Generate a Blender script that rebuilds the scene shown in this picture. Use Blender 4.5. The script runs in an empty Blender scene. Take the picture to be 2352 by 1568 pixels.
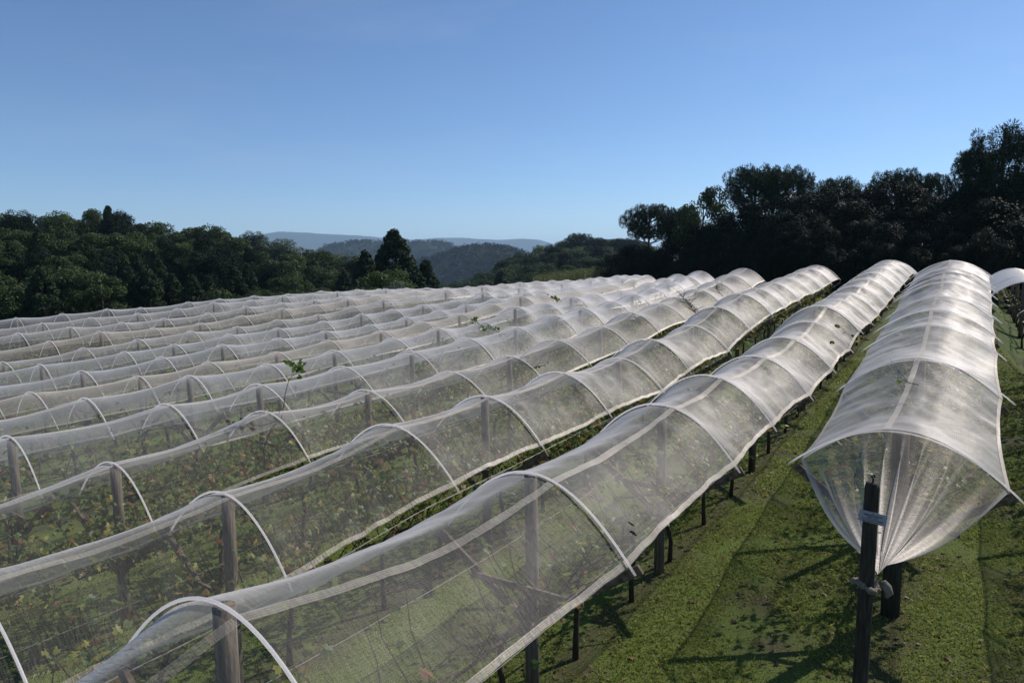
import bpy, bmesh, math, random
import numpy as np
from mathutils import Vector, Matrix, Euler, noise

NET_C0 = 0.048
SKY_STRENGTH = 0.12
SUN_STRENGTH = 5.0
EXPOSURE = 0.0
HAZE_DENSITY = 0.95e-4

rnd = random.Random(7)
rng = np.random.default_rng(11)
SC = bpy.context.scene
COL = SC.collection
R = math.radians

# ------------------------------------------------------------------ survey of the place
S = 3.0                       # row spacing in metres
ZC = 4.6                      # camera height above the datum
PITCH, ROLL, AZ = 0.121960347, -0.0107522948, 0.592752377   # camera pitch/roll, bearing of the rows
CO = (-5.25435728e-01, 9.31795899e-02, -6.27261663e-02, 2.39836112e-03, -4.91644372e-03,
      1.35369568e-02, -2.04246158e-04, 1.07056750e-03, 4.87757557e-04)
NX, NY, MX, MY = math.cos(AZ), -math.sin(AZ), math.sin(AZ), math.cos(AZ)
F_PX = 24 / 36 * 2352
APEX = 0.85                   # hoop top above the ground, in row spacings
QEND = {-1: 10.3, 0: 9.8, 1: 14.6, 2: 12.2, 3: 12.3, 4: 13, 5: 14, 6: 15.5, 7: 17, 8: 19.5, 9: 19, 10: 18, 11: 17, 12: 16, 13: 15}
SUN_AZ, SUN_EL = R(57), R(40)

# row number: (offset across the rows, [(distance along the row, height of the hoop top)])
ROWS = {
    -1: (0.55, [(10, -0.34), (10.8, -0.325), (11.6, -0.31), (12.4, -0.295), (13.2, -0.28), (14, -0.265)]),
    0: (-0.2, [(3.04, -0.7), (4.2, -0.563), (5.25, -0.472), (5.9, -0.42), (6.6, -0.356), (7.4, -0.271), (7.85, -0.234), (8.2, -0.195), (8.6, -0.167), (9.4, -0.09)]),
    1: (-1.1937, [(0.727, -0.667), (1.879, -0.717), (3.043, -0.699), (3.741, -0.663), (4.733, -0.677), (5.526, -0.629), (6.416, -0.583), (6.98, -0.478), (7.765, -0.462), (8.45, -0.437), (9.2, -0.385), (10, -0.322), (10.85, -0.264), (11.65, -0.207), (12.4, -0.155), (13.12, -0.107), (13.9, -0.118), (14.8, -0.157)]),
    2: (-2.1937, [(0.62, -0.838), (1.39, -0.831), (2.252, -0.761), (2.989, -0.753), (3.796, -0.738), (4.704, -0.761), (5.284, -0.678), (6.307, -0.655), (7.023, -0.523), (7.88, -0.428), (8.548, -0.398), (9.33, -0.357), (10.112, -0.313), (10.895, -0.272), (11.678, -0.215), (12.4, -0.18)]),
    3: (-3.1937, [(1.486, -0.906), (2.301, -0.826), (3.056, -0.831), (3.916, -0.836), (4.706, -0.818), (5.439, -0.755), (6.384, -0.719), (7.129, -0.625), (7.966, -0.576), (8.548, -0.528), (9.33, -0.457), (10.112, -0.382), (10.895, -0.301), (11.678, -0.217)]),
    4: (-4.1937, [(1.442, -0.912), (2.302, -0.895), (2.988, -0.879), (3.776, -0.859), (4.586, -0.829), (5.411, -0.793), (6.288, -0.762), (7.074, -0.685), (7.816, -0.643), (8.699, -0.621), (9.434, -0.554), (10.112, -0.497), (10.895, -0.427), (11.678, -0.355), (12.46, -0.28)]),
    5: (-5.1937, [(2.265, -0.957), (3.061, -0.914), (3.8, -0.918), (4.571, -0.889), (5.387, -0.853), (6.141, -0.809), (7.023, -0.804), (7.783, -0.664), (8.551, -0.66), (9.371, -0.606), (10.112, -0.607), (11.212, -0.604), (12.46, -0.505), (13.242, -0.443), (14.025, -0.381)]),
    6: (-6.1937, [(2.312, -1.024), (3.157, -1.019), (3.853, -0.984), (4.646, -0.981), (5.364, -0.929), (6.223, -0.9), (7.01, -0.851), (7.823, -0.8), (8.653, -0.711), (9.45, -0.626), (10.112, -0.626), (11.26, -0.624), (12.895, -0.581), (14.025, -0.512), (14.808, -0.467)]),
    7: (-7.1937, [(2.287, -1.074), (3.134, -1.053), (3.934, -1.019), (4.66, -0.963), (5.435, -0.967), (6.193, -0.948), (7.007, -0.931), (7.772, -0.887), (8.548, -0.835), (9.285, -0.785), (10.112, -0.731), (11.146, -0.665), (11.678, -0.655), (12.833, -0.635), (14.426, -0.567), (15.59, -0.526), (16.372, -0.504)]),
    8: (-8.1937, [(3.162, -1.071), (4.042, -1.04), (4.648, -1.02), (5.422, -0.97), (6.184, -0.958), (7.005, -0.925), (7.805, -0.877), (8.521, -0.848), (9.316, -0.816), (10.24, -0.782), (11.14, -0.673), (11.678, -0.654), (12.46, -0.629), (13.242, -0.607), (14.32, -0.585), (15.831, -0.541), (16.372, -0.528), (17.428, -0.513), (17.938, -0.519), (18.72, -0.535), (19.502, -0.56)]),
    9: (-9.1937, [(3.171, -1.123), (4.039, -1.061), (4.723, -1.021), (5.475, -0.983), (6.209, -0.986), (6.947, -0.939), (7.775, -0.918), (8.534, -0.829), (9.342, -0.749), (10.207, -0.724), (11.169, -0.65), (11.678, -0.636), (12.46, -0.617), (13.242, -0.603), (14.025, -0.595), (14.808, -0.593), (15.59, -0.597), (16.372, -0.609), (17.155, -0.628), (17.938, -0.656), (18.72, -0.692)]),
    10: (-10.1937, [(4.069, -1.035), (4.712, -0.967), (5.479, -0.984), (6.24, -0.977), (6.982, -0.914), (7.795, -0.847), (8.554, -0.826), (9.361, -0.757), (10.112, -0.73), (11.292, -0.696), (12.46, -0.68), (13.242, -0.677), (14.025, -0.68), (14.808, -0.691), (15.59, -0.709), (16.372, -0.737), (17.155, -0.773), (17.938, -0.818)]),
    11: (-11.1937, [(4.077, -0.979), (4.75, -0.953), (5.516, -0.947), (6.202, -0.941), (7.003, -0.913), (7.779, -0.841), (8.566, -0.82), (9.374, -0.8), (10.112, -0.781), (10.895, -0.767), (11.678, -0.759), (12.46, -0.758), (13.242, -0.764), (14.025, -0.778), (14.808, -0.801), (15.59, -0.833), (16.372, -0.875)]),
    12: (-12.1937, [(4.786, -0.941), (5.512, -0.91), (6.293, -0.897), (7.019, -0.864), (7.764, -0.792), (8.602, -0.789), (9.376, -0.754), (10.112, -0.739), (10.895, -0.729), (11.678, -0.727), (12.46, -0.734), (13.242, -0.748), (14.025, -0.773), (14.808, -0.807), (15.59, -0.852)]),
    13: (-13.1937, [(4.806, -0.901), (5.504, -0.885), (6.253, -0.851), (6.871, -0.865), (7.841, -0.816), (8.548, -0.791), (9.386, -0.769), (10.292, -0.773), (11.264, -0.749), (12.46, -0.764), (13.242, -0.787), (14.025, -0.821), (14.808, -0.866)]),
    -2: (0.83, [(3.04, -0.52), (3.85, -0.5), (4.6, -0.47), (5.4, -0.42), (6.2, -0.36), (7, -0.28), (7.8, -0.29), (8.6, -0.4), (9.3, -0.48)]),
}
BIG_POSTS = {1: [0.727, 1.879, 3.043, 4.733, 6.416, 7.765, 9.2, 10.85, 12.4, 13.9], 0: [3.04, 4.2, 5.9, 7.4, 8.6]}


def surf(p, q):
    return (CO[0] + CO[1] * p + CO[2] * q + CO[3] * p * p + CO[4] * p * q + CO[5] * q * q
            + CO[6] * q ** 3 + CO[7] * p * q * q + CO[8] * p * p * q)


_pk = np.array([ROWS[0][0] - j for j in range(13, -2, -1)])
_qk = np.array([QEND[j] + 0.8 for j in range(13, -2, -1)])
_azk = np.radians([-180, -60, -38, -30, -20, -14, -10, -6, -3, 0, 4, 9, 20, 60, 180])
_bk = np.array([2, 2, 1, 0, -3, -7, -13, -26, -26, -17, -8, -4, 1, 2, 2.])


def sm(t):
    t = np.clip(t, 0, 1)
    return t * t * (3 - 2 * t)


def ground_z(x, y):
    x = np.asarray(x, float); y = np.asarray(y, float)
    p = (x * NX + y * NY) / S; q = (x * MX + y * MY) / S
    pc = np.clip(p, -13.8, 1.3)
    qe = np.interp(pc, _pk, _qk)
    qc = np.clip(q, -2.5, qe)
    s_ = surf(pc, qc)
    wgt = sm((p + 3.1) / 0.7) * sm((-0.45 - p) / 0.4)            # the crest flattens under the two rows beside the gathered one
    s_ = np.where(s_ > -0.45, s_ + wgt * (-0.45 + (s_ + 0.45) * 0.48 - s_), s_)
    g = (s_ - APEX) * S + ZC
    d = np.hypot(p - pc, q - qc) * S
    g = g - 0.45 * S * sm((p - 0.1) / 0.5) * sm((q - 7) / 2.5)
    r = np.hypot(x, y)
    az = np.arctan2(x, y)
    b = np.interp(az, _azk, _bk)
    left = sm((-R(6) - az) / R(8))
    dip = -4.5 * sm(d / 14) * (1 - sm((d - 30) / 60)) * left
    g = g + (b - g) * sm((d - 2) / 95) + dip
    g = g + (-135 - g) * sm((r - 420) / 600) * sm((R(14) - np.abs(az + R(6))) / R(8)) + 0
    g = g + (-135 - g) * sm((r - 900) / 800)
    g = g - np.maximum(r - 2500, 0) * 0.004
    g = g + 0.03 * np.sin(x * 0.9 + 1.3 * np.sin(y * 0.5)) * np.sin(y * 0.8) * sm(r / 3)
    return g


def gz(x, y):
    return float(ground_z(x, y))


def W(p, q, z):
    """row coordinates (in spacings) to metres"""
    return Vector((S * (p * NX + q * MX), S * (p * NY + q * MY), S * z + ZC))


def ray(x, y):
    u = (x - 1176) / F_PX; v = (784 - y) / F_PX
    c, s = math.cos(ROLL), math.sin(ROLL)
    u, v = u * c - v * s, u * s + v * c
    return Vector((u, math.cos(PITCH) + v * math.sin(PITCH), -math.sin(PITCH) + v * math.cos(PITCH)))


def spot(x, y, dist):
    """the point that lies at a horizontal distance along a bearing and elevation"""
    d = ray(x, y); h = math.hypot(d.x, d.y)
    return Vector((d.x / h * dist, d.y / h * dist, ZC + d.z / h * dist))


# ------------------------------------------------------------------ materials
def mat(name):
    m = bpy.data.materials.new(name); m.use_nodes = True
    nt = m.node_tree
    for n in list(nt.nodes): nt.nodes.remove(n)
    out = nt.nodes.new('ShaderNodeOutputMaterial')
    return m, nt, out


def nd(nt, t, **kw):
    n = nt.nodes.new(t)
    for k, v in kw.items():
        if k.startswith('i_'):
            n.inputs[int(k[2:])].default_value = v
        else:
            setattr(n, k, v)
    return n


def math_n(nt, op, a, b=None):
    n = nt.nodes.new('ShaderNodeMath'); n.operation = op
    for i, v in enumerate((a, b)):
        if v is None: continue
        if isinstance(v, (int, float)): n.inputs[i].default_value = v
        else: nt.links.new(v, n.inputs[i])
    return n.outputs[0]


def ramp(nt, fac, stops):
    n = nt.nodes.new('ShaderNodeValToRGB')
    el = n.color_ramp.elements
    while len(el) < len(stops): el.new(0.5)
    for e, (pos, c) in zip(el, stops):
        e.position = pos; e.color = (*c, 1)
    nt.links.new(fac, n.inputs[0])
    return n.outputs[0]


def leaf_mat(name, stops, trans=0.35, rough=0.55, spec=0.3):
    m, nt, out = mat(name)
    geo = nd(nt, 'ShaderNodeNewGeometry')
    col = ramp(nt, geo.outputs['Random Per Island'], stops)
    pr = nd(nt, 'ShaderNodeBsdfPrincipled')
    pr.inputs['Roughness'].default_value = rough
    pr.inputs['Specular IOR Level'].default_value = spec
    nt.links.new(col, pr.inputs['Base Color'])
    tr = nd(nt, 'ShaderNodeBsdfTranslucent')
    nt.links.new(col, tr.inputs['Color'])
    mx = nd(nt, 'ShaderNodeMixShader'); mx.inputs[0].default_value = trans
    nt.links.new(pr.outputs[0], mx.inputs[1]); nt.links.new(tr.outputs[0], mx.inputs[2])
    nt.links.new(mx.outputs[0], out.inputs[0])
    return m


def noise_mat(name, stops, scale=(1, 1, 1), nscale=6, rough=0.85, bump=0.3, spec=0.2, detail=6):
    m, nt, out = mat(name)
    tc = nd(nt, 'ShaderNodeTexCoord'); mp = nd(nt, 'ShaderNodeMapping')
    mp.inputs['Scale'].default_value = scale
    nt.links.new(tc.outputs['Object'], mp.inputs[0])
    no = nd(nt, 'ShaderNodeTexNoise'); no.inputs['Scale'].default_value = nscale; no.inputs['Detail'].default_value = detail
    nt.links.new(mp.outputs[0], no.inputs['Vector'])
    col = ramp(nt, no.outputs[0], stops)
    pr = nd(nt, 'ShaderNodeBsdfPrincipled')
    pr.inputs['Roughness'].default_value = rough; pr.inputs['Specular IOR Level'].default_value = spec
    nt.links.new(col, pr.inputs['Base Color'])
    if bump:
        bp = nd(nt, 'ShaderNodeBump'); bp.inputs['Strength'].default_value = bump; bp.inputs['Distance'].default_value = 0.02
        nt.links.new(no.outputs[0], bp.inputs['Height']); nt.links.new(bp.outputs[0], pr.inputs['Normal'])
    nt.links.new(pr.outputs[0], out.inputs[0])
    return m


def net_mat(name, col, c0, tears=(), gloss=0.09):
    """woven shade net: the thinner the gaps look at a slant, the denser the cloth"""
    m, nt, out = mat(name)
    L = nt.links.new
    geo = nd(nt, 'ShaderNodeNewGeometry')
    dt = nd(nt, 'ShaderNodeVectorMath', operation='DOT_PRODUCT')
    L(geo.outputs['Normal'], dt.inputs[0]); L(geo.outputs['Incoming'], dt.inputs[1])
    cs = math_n(nt, 'MAXIMUM', math_n(nt, 'ABSOLUTE', dt.outputs['Value']), 0.09)
    uv = nd(nt, 'ShaderNodeUVMap')
    uv.uv_map = 'cloth'
    sep = nd(nt, 'ShaderNodeSeparateXYZ'); L(uv.outputs[0], sep.inputs[0])
    # uneven weave; its streaks and broad patches also put glare into the coverage
    mp = nd(nt, 'ShaderNodeMapping'); mp.inputs['Scale'].default_value = (6, 1.3, 1); L(uv.outputs[0], mp.inputs[0])
    n1 = nd(nt, 'ShaderNodeTexNoise'); n1.inputs['Scale'].default_value = 3.5; n1.inputs['Detail'].default_value = 5; L(mp.outputs[0], n1.inputs['Vector'])
    n2 = nd(nt, 'ShaderNodeTexNoise'); n2.inputs['Scale'].default_value = 1.3; n2.inputs['Detail'].default_value = 3; L(uv.outputs[0], n2.inputs['Vector'])
    wv = math_n(nt, 'SINE', math_n(nt, 'MULTIPLY', sep.outputs[1], 2 * math.pi / 0.021))
    at = nd(nt, 'ShaderNodeAttribute', attribute_name='gather')
    c = math_n(nt, 'ADD', 0.02, math_n(nt, 'MULTIPLY', n1.outputs[0], 0.85))
    c = math_n(nt, 'ADD', c, math_n(nt, 'MULTIPLY', n2.outputs[0], 1.1))
    c = math_n(nt, 'ADD', c, math_n(nt, 'MULTIPLY', wv, 0.16))
    c = math_n(nt, 'MULTIPLY', c, c0)
    c = math_n(nt, 'ADD', c, math_n(nt, 'MULTIPLY', at.outputs['Fac'], 0.45))
    c = math_n(nt, 'MINIMUM', math_n(nt, 'MAXIMUM', c, 0.04), 0.93)
    gap = math_n(nt, 'POWER', math_n(nt, 'SUBTRACT', 1.0, c), math_n(nt, 'POWER', math_n(nt, 'DIVIDE', 1.0, cs), 2.0))
    cov = math_n(nt, 'SUBTRACT', 1.0, gap)
    for (u, v, ru, rv, a) in tears:                                   # torn holes in the cloth
        du = math_n(nt, 'SUBTRACT', sep.outputs[0], u); dv = math_n(nt, 'SUBTRACT', sep.outputs[1], v)
        ca, sa = math.cos(a), math.sin(a)
        uu = math_n(nt, 'ADD', math_n(nt, 'MULTIPLY', du, ca), math_n(nt, 'MULTIPLY', dv, sa))
        vv = math_n(nt, 'SUBTRACT', math_n(nt, 'MULTIPLY', dv, ca), math_n(nt, 'MULTIPLY', du, sa))
        d2 = math_n(nt, 'ADD', math_n(nt, 'POWER', math_n(nt, 'ABSOLUTE', math_n(nt, 'DIVIDE', uu, ru)), 2.0),
                    math_n(nt, 'POWER', math_n(nt, 'ABSOLUTE', math_n(nt, 'DIVIDE', vv, rv)), 2.0))
        d2 = math_n(nt, 'ADD', d2, math_n(nt, 'MULTIPLY', math_n(nt, 'SUBTRACT', n1.outputs[0], 0.5), 1.2))
        cov = math_n(nt, 'MULTIPLY', cov, math_n(nt, 'GREATER_THAN', d2, 1.0))
    bmp = nd(nt, 'ShaderNodeBump'); bmp.inputs['Strength'].default_value = 0.8; bmp.inputs['Distance'].default_value = 0.012
    mp2 = nd(nt, 'ShaderNodeMapping'); mp2.inputs['Scale'].default_value = (8.0, 1.5, 1); L(uv.outputs[0], mp2.inputs[0])
    n3 = nd(nt, 'ShaderNodeTexNoise'); n3.inputs['Scale'].default_value = 5; n3.inputs['Detail'].default_value = 6; n3.inputs['Distortion'].default_value = 0.6
    L(mp2.outputs[0], n3.inputs['Vector']); L(n3.outputs[0], bmp.inputs['Height'])
    df = nd(nt, 'ShaderNodeBsdfDiffuse'); df.inputs[0].default_value = (*col, 1)
    tl = nd(nt, 'ShaderNodeBsdfTranslucent'); tl.inputs[0].default_value = (*[k * 0.95 for k in col], 1)
    gl = nd(nt, 'ShaderNodeBsdfGlossy'); gl.inputs[0].default_value = (1.0, 0.95, 0.91, 1); gl.inputs['Roughness'].default_value = 0.45
    for b in (df, tl, gl): L(bmp.outputs[0], b.inputs['Normal'])
    m1 = nd(nt, 'ShaderNodeMixShader'); m1.inputs[0].default_value = 0.28; L(df.outputs[0], m1.inputs[1]); L(tl.outputs[0], m1.inputs[2])
    m2 = nd(nt, 'ShaderNodeMixShader'); m2.inputs[0].default_value = gloss; L(m1.outputs[0], m2.inputs[1]); L(gl.outputs[0], m2.inputs[2])
    tp = nd(nt, 'ShaderNodeBsdfTransparent')
    m3 = nd(nt, 'ShaderNodeMixShader'); L(cov, m3.inputs[0]); L(tp.outputs[0], m3.inputs[1]); L(m2.outputs[0], m3.inputs[2])
    L(m3.outputs[0], out.inputs[0])
    return m


def plain(name, col, rough=0.5, spec=0.4):
    return noise_mat(name, [(0.3, [c * 0.86 for c in col]), (0.7, col)], nscale=14, rough=rough, bump=0.06, spec=spec)


M = {}
M['net'] = net_mat('white net cloth', (0.58, 0.575, 0.58), NET_C0 + 0.022)
M['net_cream'] = net_mat('cream net cloth', (0.61, 0.555, 0.48), NET_C0 + 0.028)
M['net_warm'] = net_mat('warm white net cloth', (0.59, 0.555, 0.515), NET_C0 - 0.006)
M['net_far'] = net_mat('warm white net cloth of the far rows', (0.58, 0.56, 0.54), NET_C0 + 0.024)
M['seam'] = net_mat('net seam band', (0.56, 0.50, 0.42), NET_C0 + 0.085, (), 0.08)
M['net_gather'] = net_mat('gathered net cloth', (0.58, 0.51, 0.42), NET_C0, (), 0.06)
M['hem'] = net_mat('net hem band', (0.56, 0.49, 0.40), NET_C0 + 0.13, (), 0.08)
def pipe_mat():
    m, nt, out = mat('white pipe')
    pr = nd(nt, 'ShaderNodeBsdfPrincipled'); pr.inputs['Base Color'].default_value = (0.90, 0.87, 0.865, 1)
    pr.inputs['Roughness'].default_value = 0.3; pr.inputs['Specular IOR Level'].default_value = 0.5
    tr = nd(nt, 'ShaderNodeBsdfTranslucent'); tr.inputs[0].default_value = (0.93, 0.90, 0.885, 1)
    mx = nd(nt, 'ShaderNodeMixShader'); mx.inputs[0].default_value = 0.75
    nt.links.new(pr.outputs[0], mx.inputs[1]); nt.links.new(tr.outputs[0], mx.inputs[2]); nt.links.new(mx.outputs[0], out.inputs[0])
    return m


M['pvc'] = pipe_mat()
M['post'] = noise_mat('weathered post', [(0.25, (0.06, 0.047, 0.034)), (0.55, (0.145, 0.118, 0.088)), (0.8, (0.24, 0.205, 0.155))], (9, 9, 0.9), 5, 0.9, 0.5)
M['endpost'] = noise_mat('shade-darkened post', [(0.25, (0.022, 0.018, 0.013)), (0.55, (0.055, 0.046, 0.034)), (0.8, (0.10, 0.088, 0.066))], (9, 9, 0.9), 5, 0.9, 0.5)  # post colours darkened to stand for the shade on the camera side
M['plank'] = noise_mat('trellis plank', [(0.25, (0.06, 0.044, 0.033)), (0.6, (0.17, 0.125, 0.092)), (0.85, (0.28, 0.215, 0.165))], (3, 3, 3), 6, 0.85, 0.4)
M['bark'] = noise_mat('vine bark', [(0.3, (0.025, 0.018, 0.013)), (0.7, (0.075, 0.055, 0.04))], (6, 6, 1.5), 9, 0.95, 0.7)
M['treebark'] = noise_mat('tree bark', [(0.3, (0.03, 0.024, 0.018)), (0.7, (0.10, 0.08, 0.06))], (2, 2, 0.6), 6, 0.95, 0.7)
M['wire'] = plain('steel wire', (0.20, 0.17, 0.14), 0.5, 0.5)
M['drip'] = plain('rusty wire', (0.22, 0.12, 0.06), 0.7, 0.3)
M['card'] = plain('label card', (0.36, 0.345, 0.36), 0.5, 0.4)
M['ink'] = plain('printed ink', (0.04, 0.04, 0.05), 0.6, 0.2)
M['dark'] = plain('dark metal', (0.05, 0.045, 0.04), 0.5, 0.4)
M['vine'] = leaf_mat('vine leaves', [(0.0, (0.06, 0.10, 0.028)), (0.38, (0.095, 0.15, 0.035)), (0.62, (0.17, 0.20, 0.04)), (0.80, (0.30, 0.27, 0.05)), (0.90, (0.22, 0.11, 0.05)), (1.0, (0.15, 0.06, 0.035))], 0.42, 0.5, 0.35)
M['vinegreen'] = leaf_mat('fresh vine leaves', [(0.0, (0.07, 0.12, 0.02)), (0.7, (0.13, 0.20, 0.03)), (1.0, (0.22, 0.26, 0.05))], 0.45)
M['vinebrown'] = leaf_mat('withered vine leaves', [(0.0, (0.06, 0.04, 0.02)), (0.6, (0.12, 0.085, 0.035)), (1.0, (0.15, 0.14, 0.04))], 0.3)
M['grass'] = leaf_mat('grass blades', [(0.0, (0.105, 0.135, 0.024)), (0.5, (0.185, 0.22, 0.042)), (0.85, (0.31, 0.32, 0.075)), (1.0, (0.46, 0.40, 0.17))], 0.4, 0.4, 0.4)
M['litter'] = leaf_mat('fallen leaves', [(0.0, (0.07, 0.03, 0.02)), (0.6, (0.14, 0.06, 0.035)), (1.0, (0.20, 0.12, 0.06))], 0.2)
M['broad'] = leaf_mat('forest leaves', [(0.0, (0.028, 0.046, 0.018)), (0.5, (0.05, 0.078, 0.028)), (0.85, (0.075, 0.105, 0.036)), (1.0, (0.11, 0.12, 0.045))], 0.25, 0.65, 0.1)
M['farwood'] = leaf_mat('distant leaves', [(0.0, (0.009, 0.016, 0.009)), (0.6, (0.018, 0.028, 0.013)), (1.0, (0.032, 0.042, 0.019))], 0.15, 0.7, 0.1)
M['silver'] = leaf_mat('silvery leaves', [(0.0, (0.06, 0.085, 0.05)), (0.6, (0.10, 0.13, 0.08)), (1.0, (0.15, 0.18, 0.11))], 0.2, 0.6, 0.25)
M['lime'] = leaf_mat('bright leaves', [(0.0, (0.04, 0.07, 0.018)), (0.6, (0.07, 0.105, 0.026)), (1.0, (0.115, 0.145, 0.036))], 0.35, 0.55, 0.25)
M['pine'] = leaf_mat('needle leaves', [(0.0, (0.016, 0.030, 0.014)), (0.6, (0.030, 0.050, 0.022)), (1.0, (0.050, 0.070, 0.030))], 0.08, 0.65, 0.08)
M['gloss'] = leaf_mat('glossy leaves', [(0.0, (0.008, 0.016, 0.009)), (0.6, (0.013, 0.025, 0.012)), (1.0, (0.020, 0.031, 0.015))], 0.03, 0.6, 0.05)
M['maize'] = leaf_mat('maize leaves', [(0.0, (0.07, 0.10, 0.03)), (0.6, (0.12, 0.15, 0.045)), (1.0, (0.22, 0.16, 0.08))], 0.35)
M['hillside'] = noise_mat('wooded hillside', [(0.3, (0.014, 0.022, 0.012)), (0.55, (0.026, 0.038, 0.018)), (0.8, (0.045, 0.058, 0.026))], (1, 1, 1), 0.03, 0.95, 0.0, 0.1)


def ground_material():
    m, nt, out = mat('mown grass')
    L = nt.links.new
    tc = nd(nt, 'ShaderNodeTexCoord')
    def nz(scale, det=5):
        n = nd(nt, 'ShaderNodeTexNoise'); n.inputs['Scale'].default_value = scale; n.inputs['Detail'].default_value = det
        L(tc.outputs['Object'], n.inputs['Vector']); return n.outputs[0]
    fine = ramp(nt, nz(55), [(0.3, (0.045, 0.060, 0.014)), (0.55, (0.105, 0.14, 0.028)), (0.78, (0.17, 0.20, 0.05))])
    worn = ramp(nt, nz(34), [(0.3, (0.035, 0.028, 0.014)), (0.7, (0.10, 0.085, 0.045))])
    pm = ramp(nt, nz(0.85, 7), [(0.50, (0, 0, 0)), (0.68, (1, 1, 1))])
    sp = nd(nt, 'ShaderNodeSeparateXYZ'); L(tc.outputs['Object'], sp.inputs[0])
    pp = math_n(nt, 'ADD', math_n(nt, 'MULTIPLY', sp.outputs[0], NX / S), math_n(nt, 'MULTIPLY', sp.outputs[1], NY / S))
    fr = math_n(nt, 'ABSOLUTE', math_n(nt, 'SUBTRACT', math_n(nt, 'FRACT', math_n(nt, 'ADD', pp, 0.694)), 0.5))
    strip = ramp(nt, math_n(nt, 'ADD', fr, math_n(nt, 'MULTIPLY', math_n(nt, 'SUBTRACT', nz(2.2), 0.5), 0.35)), [(0.02, (1, 1, 1)), (0.13, (0, 0, 0))])
    pm = math_n(nt, 'MAXIMUM', math_n(nt, 'MULTIPLY', strip, 0.75), pm)
    mx = nd(nt, 'ShaderNodeMix', data_type='RGBA'); L(pm, mx.inputs[0]); L(fine, mx.inputs[6]); L(worn, mx.inputs[7])
    pr = nd(nt, 'ShaderNodeBsdfPrincipled'); pr.inputs['Roughness'].default_value = 0.9; pr.inputs['Specular IOR Level'].default_value = 0.15
    L(mx.outputs[2], pr.inputs['Base Color'])
    bp = nd(nt, 'ShaderNodeBump'); bp.inputs['Strength'].default_value = 0.7; bp.inputs['Distance'].default_value = 0.03
    L(nz(70), bp.inputs['Height']); L(bp.outputs[0], pr.inputs['Normal'])
    L(pr.outputs[0], out.inputs[0])
    return m


M['ground'] = ground_material()


# ------------------------------------------------------------------ mesh helpers
def link_mesh(name, me, m, parent=None):
    o = bpy.data.objects.new(name, me); COL.objects.link(o)
    if m is not None and not me.materials: me.materials.append(m)
    if parent is not None: o.parent = parent
    return o


def np_mesh(name, verts, faces, smooth=False):
    """verts (n,3), faces (m,k) with one k"""
    me = bpy.data.meshes.new(name)
    verts = np.ascontiguousarray(verts, np.float32); faces = np.ascontiguousarray(faces, np.int32)
    nf, k = faces.shape
    me.vertices.add(len(verts)); me.vertices.foreach_set('co', verts.ravel())
    me.loops.add(nf * k); me.loops.foreach_set('vertex_index', faces.ravel())
    me.polygons.add(nf); me.polygons.foreach_set('loop_start', np.arange(0, nf * k, k, dtype=np.int32))
    me.polygons.foreach_set('loop_total', np.full(nf, k, np.int32))
    me.polygons.foreach_set('use_smooth', np.full(nf, smooth, bool))
    me.update(calc_edges=True); me.validate()
    return me


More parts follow.
